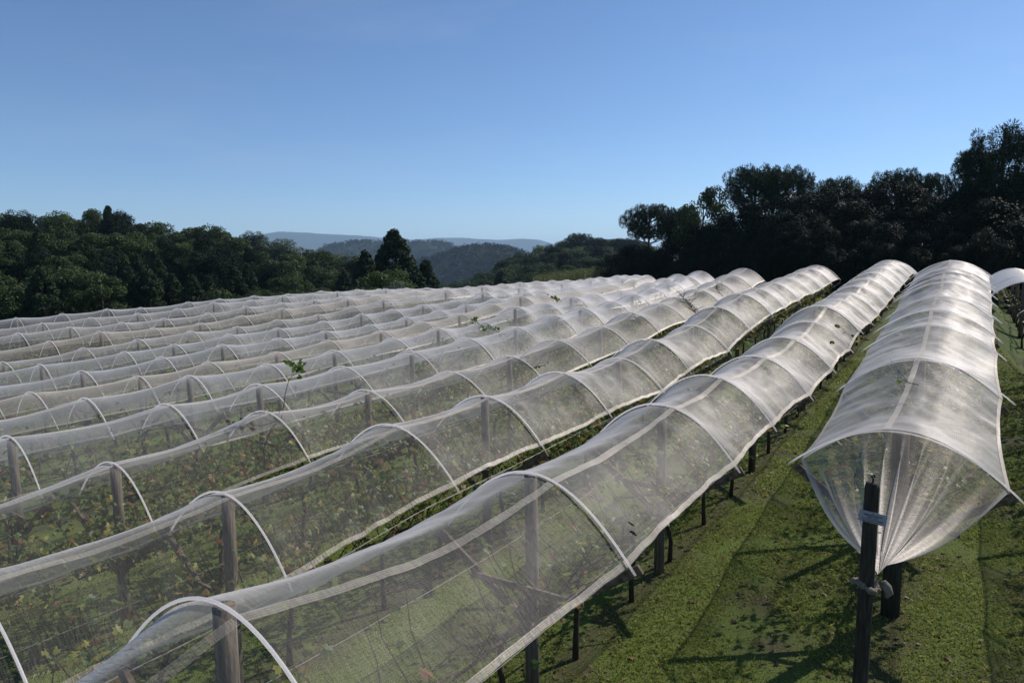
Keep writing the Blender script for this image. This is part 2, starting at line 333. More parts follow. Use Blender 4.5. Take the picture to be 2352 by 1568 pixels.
class MB:
    """collects quads/tris of one part"""
    def __init__(s): s.v = []; s.f = []
    def tube(s, pts, rad, seg=6, cap=True):
        pts = [Vector(p) for p in pts]
        if not hasattr(rad, '__len__'): rad = [rad] * len(pts)
        base = len(s.v); prev = None
        for i, p in enumerate(pts):
            t = (pts[min(i + 1, len(pts) - 1)] - pts[max(i - 1, 0)]).normalized()
            if prev is None:
                a = Vector((0, 0, 1)) if abs(t.z) < 0.9 else Vector((1, 0, 0))
                n = t.cross(a).normalized()
            else:
                n = (prev - t * prev.dot(t)).normalized()
            prev = n; b = t.cross(n)
            for k in range(seg):
                an = 2 * math.pi * k / seg
                s.v.append(p + (n * math.cos(an) + b * math.sin(an)) * rad[i])
        for i in range(len(pts) - 1):
            for k in range(seg):
                a = base + i * seg + k; b2 = base + i * seg + (k + 1) % seg
                s.f.append((a, b2, b2 + seg, a + seg))
        if cap:
            s.f.append(tuple(base + k for k in reversed(range(seg))))
            e = base + (len(pts) - 1) * seg
            s.f.append(tuple(e + k for k in range(seg)))
    def bar(s, a, b, w, h, side):
        """a plank from a to b, w wide along side, h deep"""
        a, b = Vector(a), Vector(b); t = (b - a).normalized(); side = Vector(side)
        side = (side - t * side.dot(t)).normalized(); up = t.cross(side)
        base = len(s.v)
        for p in (a, b):
            for (i, j) in ((-1, -1), (1, -1), (1, 1), (-1, 1)):
                s.v.append(p + side * (i * w / 2) + up * (j * h / 2))
        s.f += [(base, base + 3, base + 2, base + 1), (base + 4, base + 5, base + 6, base + 7)]
        for k in range(4):
            s.f.append((base + k, base + (k + 1) % 4, base + 4 + (k + 1) % 4, base + 4 + k))
    def leaf(s, c, nrm, up, size, lobed=True):
        """a small folded leaf of five points"""
        c = Vector(c); nrm = Vector(nrm).normalized(); up = Vector(up)
        up = (up - nrm * up.dot(nrm)); up = up.normalized() if up.length > 1e-5 else nrm.orthogonal().normalized()
        sd = nrm.cross(up); k = len(s.v); h = size / 2
        half = [(0, -0.4, 0.0), (0.5, -0.9, -0.1), (0.95, -0.25, -0.16), (0.52, 0.02, -0.1), (0.68, 0.6, -0.13), (0.24, 0.48, -0.06), (0, 1.05, -0.08)]
        pts = half + [(-a, b, d) for (a, b, d) in half[1:-1]]
        for (a, b, d) in pts: s.v.append(c + sd * (a * h) + up * (b * h) + nrm * (d * size))
        s.f += [(k, k + 1, k + 2, k + 3), (k, k + 3, k + 5), (k + 3, k + 4, k + 5), (k, k + 5, k + 6), (k, k + 9, k + 8, k + 7), (k, k + 11, k + 9), (k + 11, k + 10, k + 9), (k, k + 6, k + 11)]
    def build(s, name, m, parent=None, smooth=False):
        me = bpy.data.meshes.new(name); me.from_pydata([tuple(v) for v in s.v], [], s.f)
        if smooth: me.polygons.foreach_set('use_smooth', [True] * len(me.polygons))
        me.update()
        return link_mesh(name, me, m, parent)


def tag(o, label=None, cat=None, group=None, kind=None):
    if label: o['label'] = label
    if cat: o['category'] = cat
    if group: o['group'] = group
    if kind: o['kind'] = kind
    return o


def thing(name, loc, rz=0.0):
    o = bpy.data.objects.new(name, None); COL.objects.link(o)
    o.empty_display_size = 0.2
    o.location = loc; o.rotation_euler = (0, 0, rz)
    return o


def copy_thing(src, loc, rz=0.0, scale=(1, 1, 1)):
    c = src.copy(); COL.objects.link(c)
    c.location = loc; c.rotation_euler = (0, 0, rz); c.scale = scale
    for ch in [o for o in CHILDREN.get(src.name, [])]:
        d = ch.copy(); COL.objects.link(d); d.parent = c
        for g in CHILDREN.get(ch.name, []):
            e = g.copy(); COL.objects.link(e); e.parent = d
    return c


CHILDREN = {}
def kids(o, *parts):
    CHILDREN[o.name] = list(parts)
    return o


ORD = ['first', 'second', 'third', 'fourth', 'fifth', 'sixth', 'seventh', 'eighth', 'ninth', 'tenth', 'eleventh', 'twelfth',
       'thirteenth', 'fourteenth', 'fifteenth', 'sixteenth', 'seventeenth', 'eighteenth', 'nineteenth', 'twentieth',
       'twenty-first', 'twenty-second', 'twenty-third', 'twenty-fourth', 'twenty-fifth', 'twenty-sixth', 'twenty-seventh', 'twenty-eighth', 'twenty-ninth', 'thirtieth'] + ['thirty-' + w for w in ('first', 'second', 'third', 'fourth', 'fifth', 'sixth', 'seventh', 'eighth', 'ninth')] + ['fortieth'] + ['forty-' + w for w in ('first', 'second', 'third', 'fourth', 'fifth', 'sixth', 'seventh', 'eighth', 'ninth')] + ['fiftieth']


def rowname(j):
    if j == -1: return 'the far row cut by the right edge'
    if j == -2: return 'the near row beyond the right edge'
    if j == 0: return 'the net row with the gathered end'
    if j == 13: return 'the farthest net row, beside the forest'
    return 'the %s row left of the gathered row' % ORD[j - 1]


# ------------------------------------------------------------------ camera, world, sun
cam = bpy.data.cameras.new('camera'); co = bpy.data.objects.new('camera', cam); COL.objects.link(co)
cam.lens = 24; cam.sensor_width = 36; cam.clip_start = 0.05; cam.clip_end = 60000
fw = Vector((0, math.cos(PITCH), -math.sin(PITCH))); up0 = Vector((0, math.sin(PITCH), math.cos(PITCH))); rt0 = Vector((1, 0, 0))
cr, sr = math.cos(ROLL), math.sin(ROLL)
rt = rt0 * cr + up0 * sr; up = -rt0 * sr + up0 * cr
mw = Matrix((rt, up, -fw)).transposed().to_4x4(); mw.translation = Vector((0, 0, ZC))
co.matrix_world = mw
SC.camera = co

wd = bpy.data.worlds.new('World'); SC.world = wd; wd.use_nodes = True
wn = wd.node_tree
sky = wn.nodes.new('ShaderNodeTexSky'); sky.sky_type = 'NISHITA'; sky.sun_disc = False
sky.sun_elevation = SUN_EL; sky.sun_rotation = SUN_AZ; sky.altitude = 1500
sky.air_density = 1.0; sky.dust_density = 0.25; sky.ozone_density = 6.5
bg = wn.nodes['Background']; bg.inputs[1].default_value = SKY_STRENGTH
tcw = wn.nodes.new('ShaderNodeTexCoord')
mpw = wn.nodes.new('ShaderNodeMapping'); mpw.inputs['Scale'].default_value = (1.6, 1.6, 6.5); mpw.inputs['Rotation'].default_value = (0.25, 0.1, 0.4)
nzw = wn.nodes.new('ShaderNodeTexNoise'); nzw.inputs['Scale'].default_value = 1.9; nzw.inputs['Detail'].default_value = 7; nzw.inputs['Roughness'].default_value = 0.55; nzw.inputs['Distortion'].default_value = 0.5
wn.links.new(tcw.outputs['Generated'], mpw.inputs[0]); wn.links.new(mpw.outputs[0], nzw.inputs['Vector'])
msk = ramp(wn, nzw.outputs[0], [(0.50, (0, 0, 0)), (0.78, (0.08, 0.08, 0.08))])
mxw = wn.nodes.new('ShaderNodeMix'); mxw.data_type = 'RGBA'
wn.links.new(msk, mxw.inputs[0]); wn.links.new(sky.outputs[0], mxw.inputs[6]); mxw.inputs[7].default_value = (5.6, 5.9, 6.4, 1)   # thin high cloud
wn.links.new(mxw.outputs[2], bg.inputs[0])
sl = bpy.data.lights.new('sun', 'SUN'); sl.energy = SUN_STRENGTH; sl.angle = R(0.53); sl.color = (1.0, 0.945, 0.89)
so = bpy.data.objects.new('sun', sl); COL.objects.link(so)
sd = Vector((math.sin(SUN_AZ) * math.cos(SUN_EL), math.cos(SUN_AZ) * math.cos(SUN_EL), math.sin(SUN_EL)))
so.rotation_euler = sd.to_track_quat('Z', 'Y').to_euler(); so.location = sd * 60
SC.view_settings.view_transform = 'Standard'; SC.view_settings.look = 'None'
SC.view_settings.exposure = EXPOSURE; SC.view_settings.gamma = 1
cy = SC.cycles
cy.max_bounces = 7; cy.diffuse_bounces = 3; cy.glossy_bounces = 2; cy.transmission_bounces = 4
cy.transparent_max_bounces = 48; cy.volume_bounces = 1
cy.use_denoising = True
try: cy.denoiser = 'OPENIMAGEDENOISE'
except Exception: pass
cy.sample_clamp_indirect = 6


# ------------------------------------------------------------------ ground and hills
def polar_ground():
    rad = np.concatenate([[0.3], np.geomspace(1.5, 120, 120), np.geomspace(125, 14000, 70)])
    na = 420
    an = np.linspace(0, 2 * math.pi, na, endpoint=False)
    rr, aa = np.meshgrid(rad, an, indexing='ij')
    x = rr * np.sin(aa); y = rr * np.cos(aa)
    v = np.stack([x, y, ground_z(x, y)], -1).reshape(-1, 3)
    i, k = np.meshgrid(np.arange(len(rad) - 1), np.arange(na), indexing='ij')
    a = i * na + k; b = i * na + (k + 1) % na
    f = np.stack([a, b, b + na, a + na], -1).reshape(-1, 4)
    f = f[:, ::-1]
    v = np.vstack([v, [[0, 0, gz(0, 0)]]])
    me = np_mesh('ground', v, f, True)
    o = link_mesh('ground', me, M['ground'])
    tag(o, 'mown green grass ground sloping under the net rows', 'ground', None, 'structure')


polar_ground()


def hill(name, label, sky_pts, dist, depth, zlow, rough, m, seed, step=4.0):
    """a wooded ridge: skyline given as (x, y) bearings/elevations at its crest distance"""
    xs = np.array([p[0] for p in sky_pts], float); ys = np.array([p[1] for p in sky_pts], float)
    px = np.arange(xs[0], xs[-1] + 0.1, step)
    py = np.interp(px, xs, ys)
    rows_ = np.linspace(-1, 1, 25)
    V = []
    for t in rows_:
        for x, y in zip(px, py):
            c = spot(x, y, dist)
            r = 1 + t * depth / dist * (0.95 + 0.1 * math.sin(x * 0.02 + seed))
            prof = math.cos(t * math.pi / 2) ** 1.3
            xx, yy = c.x * r, c.y * r
            z = zlow + (c.z - zlow) * prof
            nn = noise.fractal(Vector((xx, yy, seed)) * (5.0 / depth), 1.0, 2.0, 4)
            V.append((xx, yy, z + nn * rough * (0.35 + abs(t))))
    n = len(px)
    F = [(i * n + k, i * n + k + 1, (i + 1) * n + k + 1, (i + 1) * n + k) for i in range(len(rows_) - 1) for k in range(n - 1)]
    me = np_mesh(name, np.array(V), np.array(F), True)
    o = link_mesh(name, me, m)
    tag(o, label, 'hill', None, 'structure')
    return np.array(V), n


_far = [(420, 560), (560, 545), (640, 532), (700, 534), (760, 538), (820, 541), (880, 546), (950, 551), (1010, 546), (1060, 546), (1100, 549), (1150, 551), (1200, 548), (1240, 551), (1270, 560), (1330, 572), (1450, 585)]
hill('far_hills', 'pale blue mountain ridge on the horizon', _far, 9000, 1600, -150, 14, M['hillside'], 3.1)
_mid = [(560, 640), (700, 590), (760, 566), (800, 558), (850, 556), (900, 560), (960, 557), (1000, 556), (1040, 566), (1070, 580), (1110, 592), (1180, 620)]
mv, mn_ = hill('middle_hill', 'bluish wooded hill behind the lone conifer', _mid, 2300, 420, -150, 9, M['hillside'], 5.2, 3)
_frt = [(880, 680), (930, 630), (965, 606), (1010, 590), (1050, 577), (1090, 570), (1130, 568), (1170, 575), (1200, 586), (1240, 598), (1300, 615), (1380, 640)]
fv, fn_ = hill('front_hill', 'dark wooded hill above the valley', _frt, 1300, 330, -140, 7, M['hillside'], 8.4, 3)


def leaf_cloud(c, rad, n, size, flat=0.85, needle=False, up=0.25):
    """n small quads over a lumpy ball; returns (4n,3)"""
    d = rng.normal(size=(n, 3)); d /= np.linalg.norm(d, axis=1, keepdims=True)
    r = rng.uniform(0.45, 1.08, (n, 1)) ** 0.6
    pos = np.asarray(c) + d * r * np.asarray(rad)
    if needle:
        a = d + rng.normal(size=(n, 3)) * 0.35
    else:
        a = rng.normal(size=(n, 3)) + d * 0.2
    a /= np.linalg.norm(a, axis=1, keepdims=True)
    nn = d * 0.8 + rng.normal(size=(n, 3)) * 0.55 + np.array([0, 0, up]); nn /= np.linalg.norm(nn, axis=1, keepdims=True)
    b = np.cross(nn, a); b /= np.linalg.norm(b, axis=1, keepdims=True) + 1e-9
    a = np.cross(b, nn)
    s = size * rng.uniform(0.6, 1.25, (n, 1))
    w = s * (0.22 if needle else 0.62)
    if needle: a = d + rng.normal(size=(n, 3)) * 0.3
    q = np.stack([pos - a * s * 0.5, pos + b * w * 0.6 , pos + a * s * 0.55, pos - b * w * 0.6], 1)
    return q.reshape(-1, 3)


def cloud_mesh(name, chunks):
    v = np.vstack(chunks); n = len(v) // 4
    return np_mesh(name, v, np.arange(4 * n).reshape(n, 4))


def forest_mass(name, label, pts, crown, nq):
    ch = [leaf_cloud(p, (c, c, c * 0.9), nq, c * 0.55) for p, c in zip(pts, crown)]
    o = link_mesh(name, cloud_mesh(name, ch), M['farwood'])
    tag(o, label, 'forest', None, 'stuff')


def scatter_on(V, n, count, seed, jit, lo=0.1, hi=0.62):
    r2 = np.random.default_rng(seed)
    nr = len(V) // n
    i = (r2.uniform(lo, hi, count) * (nr - 1)).astype(int); k = r2.integers(1, n - 1, count)
    p = V[i * n + k] + r2.normal(size=(count, 3)) * np.array([jit, jit, 0])
    return p


_p = scatter_on(fv, fn_, 1500, 2, 6); forest_mass('distant_forest', 'treetops covering the dark wooded front hill', _p + [0, 0, 4], rng.uniform(4.0, 7.5, len(_p)), 34)
_p = scatter_on(mv, mn_, 1900, 4, 9); forest_mass('distant_forest', 'treetops covering the bluish hill behind the lone conifer', _p + [0, 0, 4], rng.uniform(5.0, 9.0, len(_p)), 26)
# valley floor between the vineyard and the hills
_az = rng.uniform(R(-16), R(6), 1500); _rr = rng.uniform(330, 1050, 1500)
_x, _y = _rr * np.sin(_az), _rr * np.cos(_az)
_p = np.stack([_x, _y, ground_z(_x, _y) + 4], 1); forest_mass('distant_forest', 'treetops filling the valley below the hills', _p, rng.uniform(4.0, 7.0, len(_p)), 60)


# ------------------------------------------------------------------ trees
def trunk_mesh(h, r0, r1, limbs=(), lean=0.0):
    mb = MB()
    pts = [(lean * h * (k / 6) ** 2, 0.03 * h * math.sin(k), h * k / 6 - (0.4 if k == 0 else 0)) for k in range(7)]
    pts = [(x, y * 0.3, z) for x, y, z in pts]
    mb.tube(pts, [r0 + (r1 - r0) * k / 6 for k in range(7)], 7)
    for (z, dx, dy, dz, r) in limbs:
        a = Vector((lean * h * (z / h) ** 2, 0, z)); b = a + Vector((dx, dy, dz))
        mid = (a + b) / 2 + Vector((0, 0, -0.08 * (b - a).length))
        mb.tube([a, mid, b], [r, r * 0.75, r * 0.4], 5)
    return mb


def make_tree(name, kind, seed):
    """builds one prototype 10 m tall, returns the thing (moved when first placed)"""
    global rng
    rng = np.random.default_rng(seed); rr = random.Random(seed)
    t = thing(name, (0, 0, -500))
    ch = []; limbs = []
    if kind in ('broad', 'lime', 'silver'):
        for k in range(30):
            u = rr.uniform(0, 1); an = rr.uniform(0, 6.28)
            z = 1.6 + 7.2 * u
            rad = 3.3 * math.sqrt(max(0.05, 1 - ((u - 0.42) / 0.68) ** 2)) * rr.uniform(0.45, 1.0)
            c = (rad * math.cos(an), rad * math.sin(an), z)
            cr_ = rr.uniform(0.75, 1.45)
            ch.append(leaf_cloud(c, (cr_, cr_, cr_ * 0.72), int(300 * cr_ + 90), 0.24 if kind != 'silver' else 0.2))
            if k % 4 == 0: limbs.append((max(1.2, z - 1.8), c[0] * 0.85, c[1] * 0.85, 1.5, 0.09))
        tm = trunk_mesh(7.5, 0.24, 0.07, limbs)
    elif kind == 'gloss':
        for k in range(34):
            u = rr.uniform(0, 1); an = rr.uniform(0, 6.28)
            z = 0.7 + 8.6 * u
            rad = 2.6 * math.sqrt(max(0.04, 1 - ((u - 0.35) / 0.72) ** 2)) * rr.uniform(0.4, 1.0)
            c = (rad * math.cos(an), rad * math.sin(an), z)
            cr_ = rr.uniform(0.6, 1.15)
            ch.append(leaf_cloud(c, (cr_, cr_, cr_ * 1.1), int(430 * cr_ + 90), 0.165, up=0.5))
            if k % 5 == 0: limbs.append((max(0.6, z - 1.5), c[0] * 0.8, c[1] * 0.8, 1.3, 0.06))
        tm = trunk_mesh(8.5, 0.2, 0.05, limbs)
    elif kind == 'araucaria':           # umbrella crown of needle tufts on upswept boughs
        for w in range(6):
            z0 = 6.0 + w * 0.5; nb = 9 if w < 5 else 6
            reach = (3.0, 3.7, 3.9, 3.5, 2.8, 1.7)[w]
            for b in range(nb):
                an = 6.28 * b / nb + w * 0.5 + rr.uniform(-0.2, 0.2); re = reach * rr.uniform(0.8, 1.08)
                ez = z0 + 0.45 + 0.22 * re * rr.uniform(0.5, 1.1)
                limbs.append((z0, re * math.cos(an), re * math.sin(an), ez - z0, 0.05))
                for s_, k2 in ((1.0, 0.56), (0.66, 0.44)):
                    if s_ < 1 and re < 1.5: continue
                    cr_ = k2 * rr.uniform(0.85, 1.25)
                    ch.append(leaf_cloud((re * s_ * math.cos(an), re * s_ * math.sin(an), z0 + (ez - z0) * s_ + 0.15), (cr_, cr_, cr_ * 0.85), 300, 0.21, needle=True))
        tm = trunk_mesh(9.2, 0.3, 0.08, limbs)
    elif kind == 'tower':               # tall old araucaria with an irregular stack of tufts
        for k in range(95):
            u = rr.uniform(0, 1); an = rr.uniform(0, 6.28)
            z = 2.0 + 7.6 * u
            re = 2.6 * (1 - 0.72 * max(0, (u - 0.45) / 0.55) ** 1.4) * rr.uniform(0.35, 1.0) * (0.8 + 0.3 * math.sin(u * 17))
            cr_ = rr.uniform(0.42, 0.72)
            c = (re * math.cos(an), re * math.sin(an), z)
            ch.append(leaf_cloud(c, (cr_, cr_, cr_ * 0.9), 290, 0.2, needle=True))
            if k % 3 == 0: limbs.append((z - 0.35, c[0], c[1], 0.35, 0.045))
        tm = trunk_mesh(9.5, 0.3, 0.06, limbs)
    elif kind == 'conifer':
        for k in range(110):
            u = (k + rr.uniform(0, 1)) / 110; an = rr.uniform(0, 6.28)
            z = 0.5 + 9.2 * u
            re = (2.55 * (1 - u) ** 0.72 * (0.35 + 0.65 * min(1, u * 6 + 0.5)) * rr.uniform(0.72, 1.05))
            cr_ = 0.34 + 0.42 * (1 - u) * rr.uniform(0.7, 1.2)
            c = (re * math.cos(an), re * math.sin(an), z)
            ch.append(leaf_cloud(c, (cr_, cr_, cr_ * 1.15), 150, 0.21, needle=False, up=0.1))
            if k % 6 == 0: limbs.append((z, c[0] * 0.9, c[1] * 0.9, -0.1, 0.04))
        tm = trunk_mesh(9.6, 0.28, 0.04, limbs)
    elif kind == 'dry':
        tm = trunk_mesh(10, 0.2, 0.05, [(5, 1.5, 0.4, 2.2, 0.06), (6.5, -1.2, 0.5, 2, 0.05), (7.6, 0.9, -0.8, 1.7, 0.04)])
    m = {'broad': 'broad', 'lime': 'lime', 'silver': 'silver', 'gloss': 'gloss', 'araucaria': 'pine', 'tower': 'pine', 'conifer': 'pine'}[kind]
    a = tm.build('trunk', M['treebark'], t, True)
    cm = cloud_mesh('crown', ch)
    b = link_mesh('crown', cm, M[m], t)
    kids(t, a, b)
    t['_used'] = 0
    return t


PROTO = {
    'broad': [make_tree('broadleaf_tree', 'broad', s) for s in (21, 22, 23, 24)],
    'lime': [make_tree('broadleaf_tree', 'lime', 31)],
    'silver': [make_tree('broadleaf_tree', 'silver', s) for s in (41, 42)],
    'gloss': [make_tree('evergreen_tree', 'gloss', s) for s in (51, 52, 53)],
    'araucaria': [make_tree('umbrella_pine', 'araucaria', s) for s in (61, 62)],
    'tower': [make_tree('umbrella_pine', 'tower', s) for s in (71, 72)],
    'conifer': [make_tree('conifer', 'conifer', s) for s in (81, 82)],
}
rng = np.random.default_rng(99)
_cnt = {}


def plant(kind, x, ytop, dist, label, group=None, wide=1.0, cat='tree', sink=0.3):
    pr = PROTO[kind]; i = _cnt.get(kind, 0); _cnt[kind] = i + 1
    src = pr[i % len(pr)]
    c = spot(x, ytop, dist)
    b = gz(c.x, c.y) - sink
    h = max(c.z - b, 2.5)
    s = h / 10.0
    rz = rnd.uniform(0, 6.28)
    sw = s * wide
    if src['_used'] == 0:
        src['_used'] = 1
        o = src; o.location = (c.x, c.y, b); o.rotation_euler = (0, 0, rz); o.scale = (sw, sw, s)
    else:
        o = copy_thing(src, (c.x, c.y, b), rz, (sw, sw, s))
    tag(o, label, cat, group)
    return o


# --- the forest on the left: three lines of trees, tops follow the skyline
sk_x = [-120, 0, 100, 200, 240, 270, 320, 400, 450, 500, 560, 620, 680, 730, 780, 830, 900, 960, 1000]
sk_y = [486, 484, 481, 476, 484, 488, 497, 507, 499, 516, 523, 530, 546, 560, 573, 583, 600, 615, 622]
n_ = 0
for li, (dist, x0, x1, step, dy, lname) in enumerate((
        (165, -110, 860, 37, 0, 'skyline'), (132, -120, 880, 41, 38, 'second'),
        (104, -110, 890, 46, 80, 'third'), (82, -130, 860, 52, 124, 'front'))):
    k = 0; x = x0
    while x < x1:
        xx = x + rnd.uniform(-9, 9)
        y = float(np.interp(xx, sk_x, sk_y)) + dy + rnd.uniform(-7, 12) * (0.6 if li == 0 else 1)
        kind = 'broad'; adj = 'dark green broadleaf tree'
        if li == 0 and 600 < xx < 800: kind = 'silver'; adj = 'silvery green tree'
        elif li >= 2 and (250 < xx < 580) and rnd.random() < 0.75: kind = 'conifer'; adj = 'dark conifer'
        elif rnd.random() < 0.16: kind = 'lime'; adj = 'yellowish green tree'
        elif li > 0 and rnd.random() < 0.2: kind = 'conifer'; adj = 'dark conifer'
        elif rnd.random() < 0.2: kind = 'gloss'; adj = 'blackish evergreen tree'
        if kind == 'silver' and rnd.random() < .3: kind = 'broad'; adj = 'dark green broadleaf tree'
        plant(kind, xx, y, dist * rnd.uniform(0.95, 1.06), '%s, %s from left in the %s line of the left forest' % (adj, ORD[k], lname), 'trees of the left forest', wide=rnd.uniform(0.95, 1.25))
        k += 1; x += step * rnd.uniform(0.85, 1.15)
plant('conifer', 247, 472, 160, 'small pointed conifer sticking out of the left forest skyline', wide=0.8)
plant('broad', 200, 464, 166, 'tallest rounded treetop on the left forest skyline', wide=1.0)
plant('conifer', 905, 527, 88, 'big lone dark conifer at the right end of the left forest', wide=1.45)
plant('conifer', 978, 596, 92, 'small lone conifer in front of the valley', wide=1.25)
plant('lime', 880, 612, 78, 'bright green bushy tree at the foot of the big conifer', wide=1.4)
plant('conifer', 838, 575, 92, 'dark conifer just left of the big lone conifer', wide=1.1)
plant('silver', 925, 640, 74, 'low silvery bush between the two lone conifers', wide=1.5)
plant('broad', 800, 628, 76, 'pale layered tree in front of the left forest edge', wide=1.4)

# --- wooded slope in the middle right
sl_x = [985, 1040, 1090, 1130, 1170, 1200, 1240, 1290, 1330, 1370, 1410, 1450, 1500]
sl_y = [662, 644, 630, 618, 592, 576, 563, 552, 549, 551, 556, 556, 556]
for li, (dist, step, dy, lname) in enumerate(((330, 17, 0, 'top'), (270, 19, 16, 'second'), (225, 23, 32, 'third'), (180, 27, 50, 'lowest'))):
    k = 0; x = 1000 + li * 8
    while x < 1500:
        y = float(np.interp(x, sl_x, sl_y)) + dy + rnd.uniform(-5, 6)
        if y < 655 - li * 2 and ORD[k]:
            kind = 'broad' if rnd.random() < 0.8 else ('gloss' if rnd.random() < .6 else 'lime')
            plant(kind, x, y, dist * rnd.uniform(0.95, 1.05), '%s treetop from the left in the %s line of the middle wooded slope' % (ORD[k], lname), 'trees of the middle wooded slope', wide=rnd.uniform(1.2, 1.7))
            k += 1
        x += step * rnd.uniform(0.8, 1.2)
plant('araucaria', 1330, 533, 320, 'flat topped tree highest on the middle wooded slope', wide=0.75)
plant('araucaria', 1368, 543, 320, 'small flat topped tree right of the highest slope tree', wide=0.7)
plant('conifer', 1150, 622, 165, 'dark pointed conifer low on the middle wooded slope', wide=1.0)
for k, xx in enumerate((1400, 1430, 1452)):
    plant('araucaria', xx, 547 - k % 2 * 2, 330, '%s tiny umbrella pine on the skyline left of the right wood' % ORD[k], 'tiny umbrella pines on the skyline', wide=0.9)

# --- the dark wood on the right
wx = [1390, 1430, 1480, 1540, 1600, 1660, 1720, 1777, 1905, 2015, 2100, 2160, 2200, 2260, 2360, 2480]
wy = [578, 566, 556, 544, 512, 500, 472, 450, 440, 424, 436, 448, 440, 430, 420, 410]
wd_az = [1380, 1500, 1640, 1760, 1900, 2020, 2150, 2260, 2360, 2500]
wd_d = [84, 79, 72, 66, 61, 58, 55, 53, 52, 52]
for li, (off, step, dy, lname) in enumerate(((5.0, 34, 0, 'back'), (0.5, 40, 42, 'middle'), (-2.8, 44, 88, 'front'), (-5.5, 44, 125, 'lowest'))):
    k = 0; x = 1400 + 14 * li
    while x < 2470:
        d = float(np.interp(x, wd_az, wd_d)) + off
        y = float(np.interp(x, wx, wy)) + dy + rnd.uniform(-12, 12)
        plant('gloss', x, y, d * rnd.uniform(0.98, 1.03), 'dark evergreen, %s from the left in the %s line of the right wood' % (ORD[k], lname), 'evergreen trees of the right wood', wide=rnd.uniform(1.0, 1.35))
        k += 1; x += step * rnd.uniform(0.85, 1.15) * (1 if x < 1900 else 1.5)
plant('araucaria', 1492, 463, 86, 'umbrella pine with see-through crown at the left end of the right wood', wide=0.66)
plant('araucaria', 1562, 473, 84, 'second umbrella pine from the left in the right wood', wide=0.5)
plant('broad', 1618, 393, 80, 'airy lighter green tree beside the broad umbrella pine', wide=0.62)
plant('araucaria', 1735, 374, 76, 'broad umbrella pine in the left half of the right wood', wide=0.62)
plant('araucaria', 1806, 376, 75, 'broad umbrella pine right of its twin above the right wood', wide=0.58)
plant('araucaria', 1928, 402, 70, 'low umbrella pine above the middle of the right wood', wide=0.58)
plant('araucaria', 2062, 383, 66, 'umbrella pine between the low one and the tall dark tower pine', wide=0.56)
plant('araucaria', 2132, 392, 64, 'umbrella pine touching the tall dark tower pine', wide=0.5)
plant('tower', 2312, 276, 60, 'tall dark tower of a pine near the right edge', wide=0.8)
plant('tower', 2400, 268, 60, 'tall dark pine cut by the right edge of the photo', wide=0.8)
plant('tower', 2256, 296, 61, 'dark pine leaning against the tall tower pine', wide=0.62)
plant('tower', 2218, 348, 60, 'shorter dark pine at the foot of the tall tower pines', wide=0.6)


# maize field behind the far nets
def maize():
    v = []
    for _ in range(2600):
        x = rnd.uniform(1225, 1475); d = rnd.uniform(84, 112)
        c = spot(x, 628, d); b = gz(c.x, c.y)
        h = rnd.uniform(1.9, 2.4)
        top = spot(x, np.interp(x, [1225, 1330, 1475], [638, 621, 617]), d).z + rnd.uniform(-0.25, 0.15)
        b = min(b, top - 1.6); h = top - b
        for k in range(7):
            an = rnd.uniform(0, 6.28); z = b + h * rnd.uniform(0.35, 0.98)
            w = Vector((math.cos(an), math.sin(an), 0)); sdv = Vector((-w.y, w.x, 0)) * 0.045
            p = Vector((c.x, c.y, z))
            v += [p - sdv, p + w * 0.3 + Vector((0, 0, 0.2)) - sdv, p + w * 0.6 + Vector((0, 0, 0.02)), p + w * 0.3 + Vector((0, 0, 0.2)) + sdv]
        p = Vector((c.x, c.y, b)); sdv = Vector((0.03, 0, 0))
        v += [p - sdv, p + sdv, p + Vector((0.01, 0, h + 0.25)), p + Vector((-0.01, 0, h + 0.25))]
    a = np.array([tuple(q) for q in v])
    o = link_mesh('maize_field', np_mesh('maize_field', a, np.arange(len(a)).reshape(-1, 4)), M['maize'])
    tag(o, 'strip of tasselled maize behind the farthest nets', 'maize field', None, 'stuff')


maize()


# ------------------------------------------------------------------ trellis rows
HW, RISE = 0.385, 0.255
RISES = {-2: 0.205, -1: 0.205, 0: 0.205, 1: 0.262, 2: 0.255, 3: 0.230}


def arch(t):
    return -RISE * abs(t) ** 1.95


def rot_row():
    return -AZ          # local x = across the row (towards +p), local y = along the row


def hoop_mesh():
    mb = MB()
    pts = []
    for k in range(25):
        t = -1 + 2 * k / 24
        pts.append((t * HW * S, 0, arch(t) * S))
    mb.tube(pts, 0.0118, 8)
    return mb


def post_thing(k, rise=RISE):
    """post with a V of two planks and a short tie board; origin on the ground under the hoop top"""
    t = thing('trellis_post', (0, 0, -400))
    H = APEX * S
    mb = MB()
    r0, r1 = (0.075, 0.066) if k != 2 else (0.105, 0.095)
    mb.tube([(0, 0, -0.3), (0, 0, H * 0.35), (0.01, 0, H * 0.7), (0.0, 0, H - 0.03)], [r0, r0 * 0.97, r1 * 1.02, r1], 12)
    a = mb.build('post', M['endpost' if k == 2 else 'post'], t, True)
    parts = [a]
    zv = H - 0.53 * S; zt = H + (-rise - 0.012) * S
    for sgn in (-1, 1):
        mb = MB()
        y = 0.10 if sgn > 0 else -0.10
        mb.bar((-0.06 * sgn, y, zv - 0.05), (sgn * HW * S * 0.99, y, zt), 0.035, 0.095, (0, 1, 0))
        parts.append(mb.build('arm', M['plank'], t))
    mb = MB()
    mb.bar((-0.22 * S, -0.14, H - 0.40 * S), (0.22 * S, -0.14, H - 0.40 * S), 0.03, 0.07, (0, 1, 0))
    parts.append(mb.build('tie_board', M['plank'], t))
    kids(t, *parts)
    t['_used'] = 0
    return t


POST = post_thing(0); POST_END = post_thing(2, 0.205); POST_LOW = post_thing(1, 0.205)
hoop_src = hoop_mesh().build('hoop', M['pvc'], None, True)
hoop_used = [0]


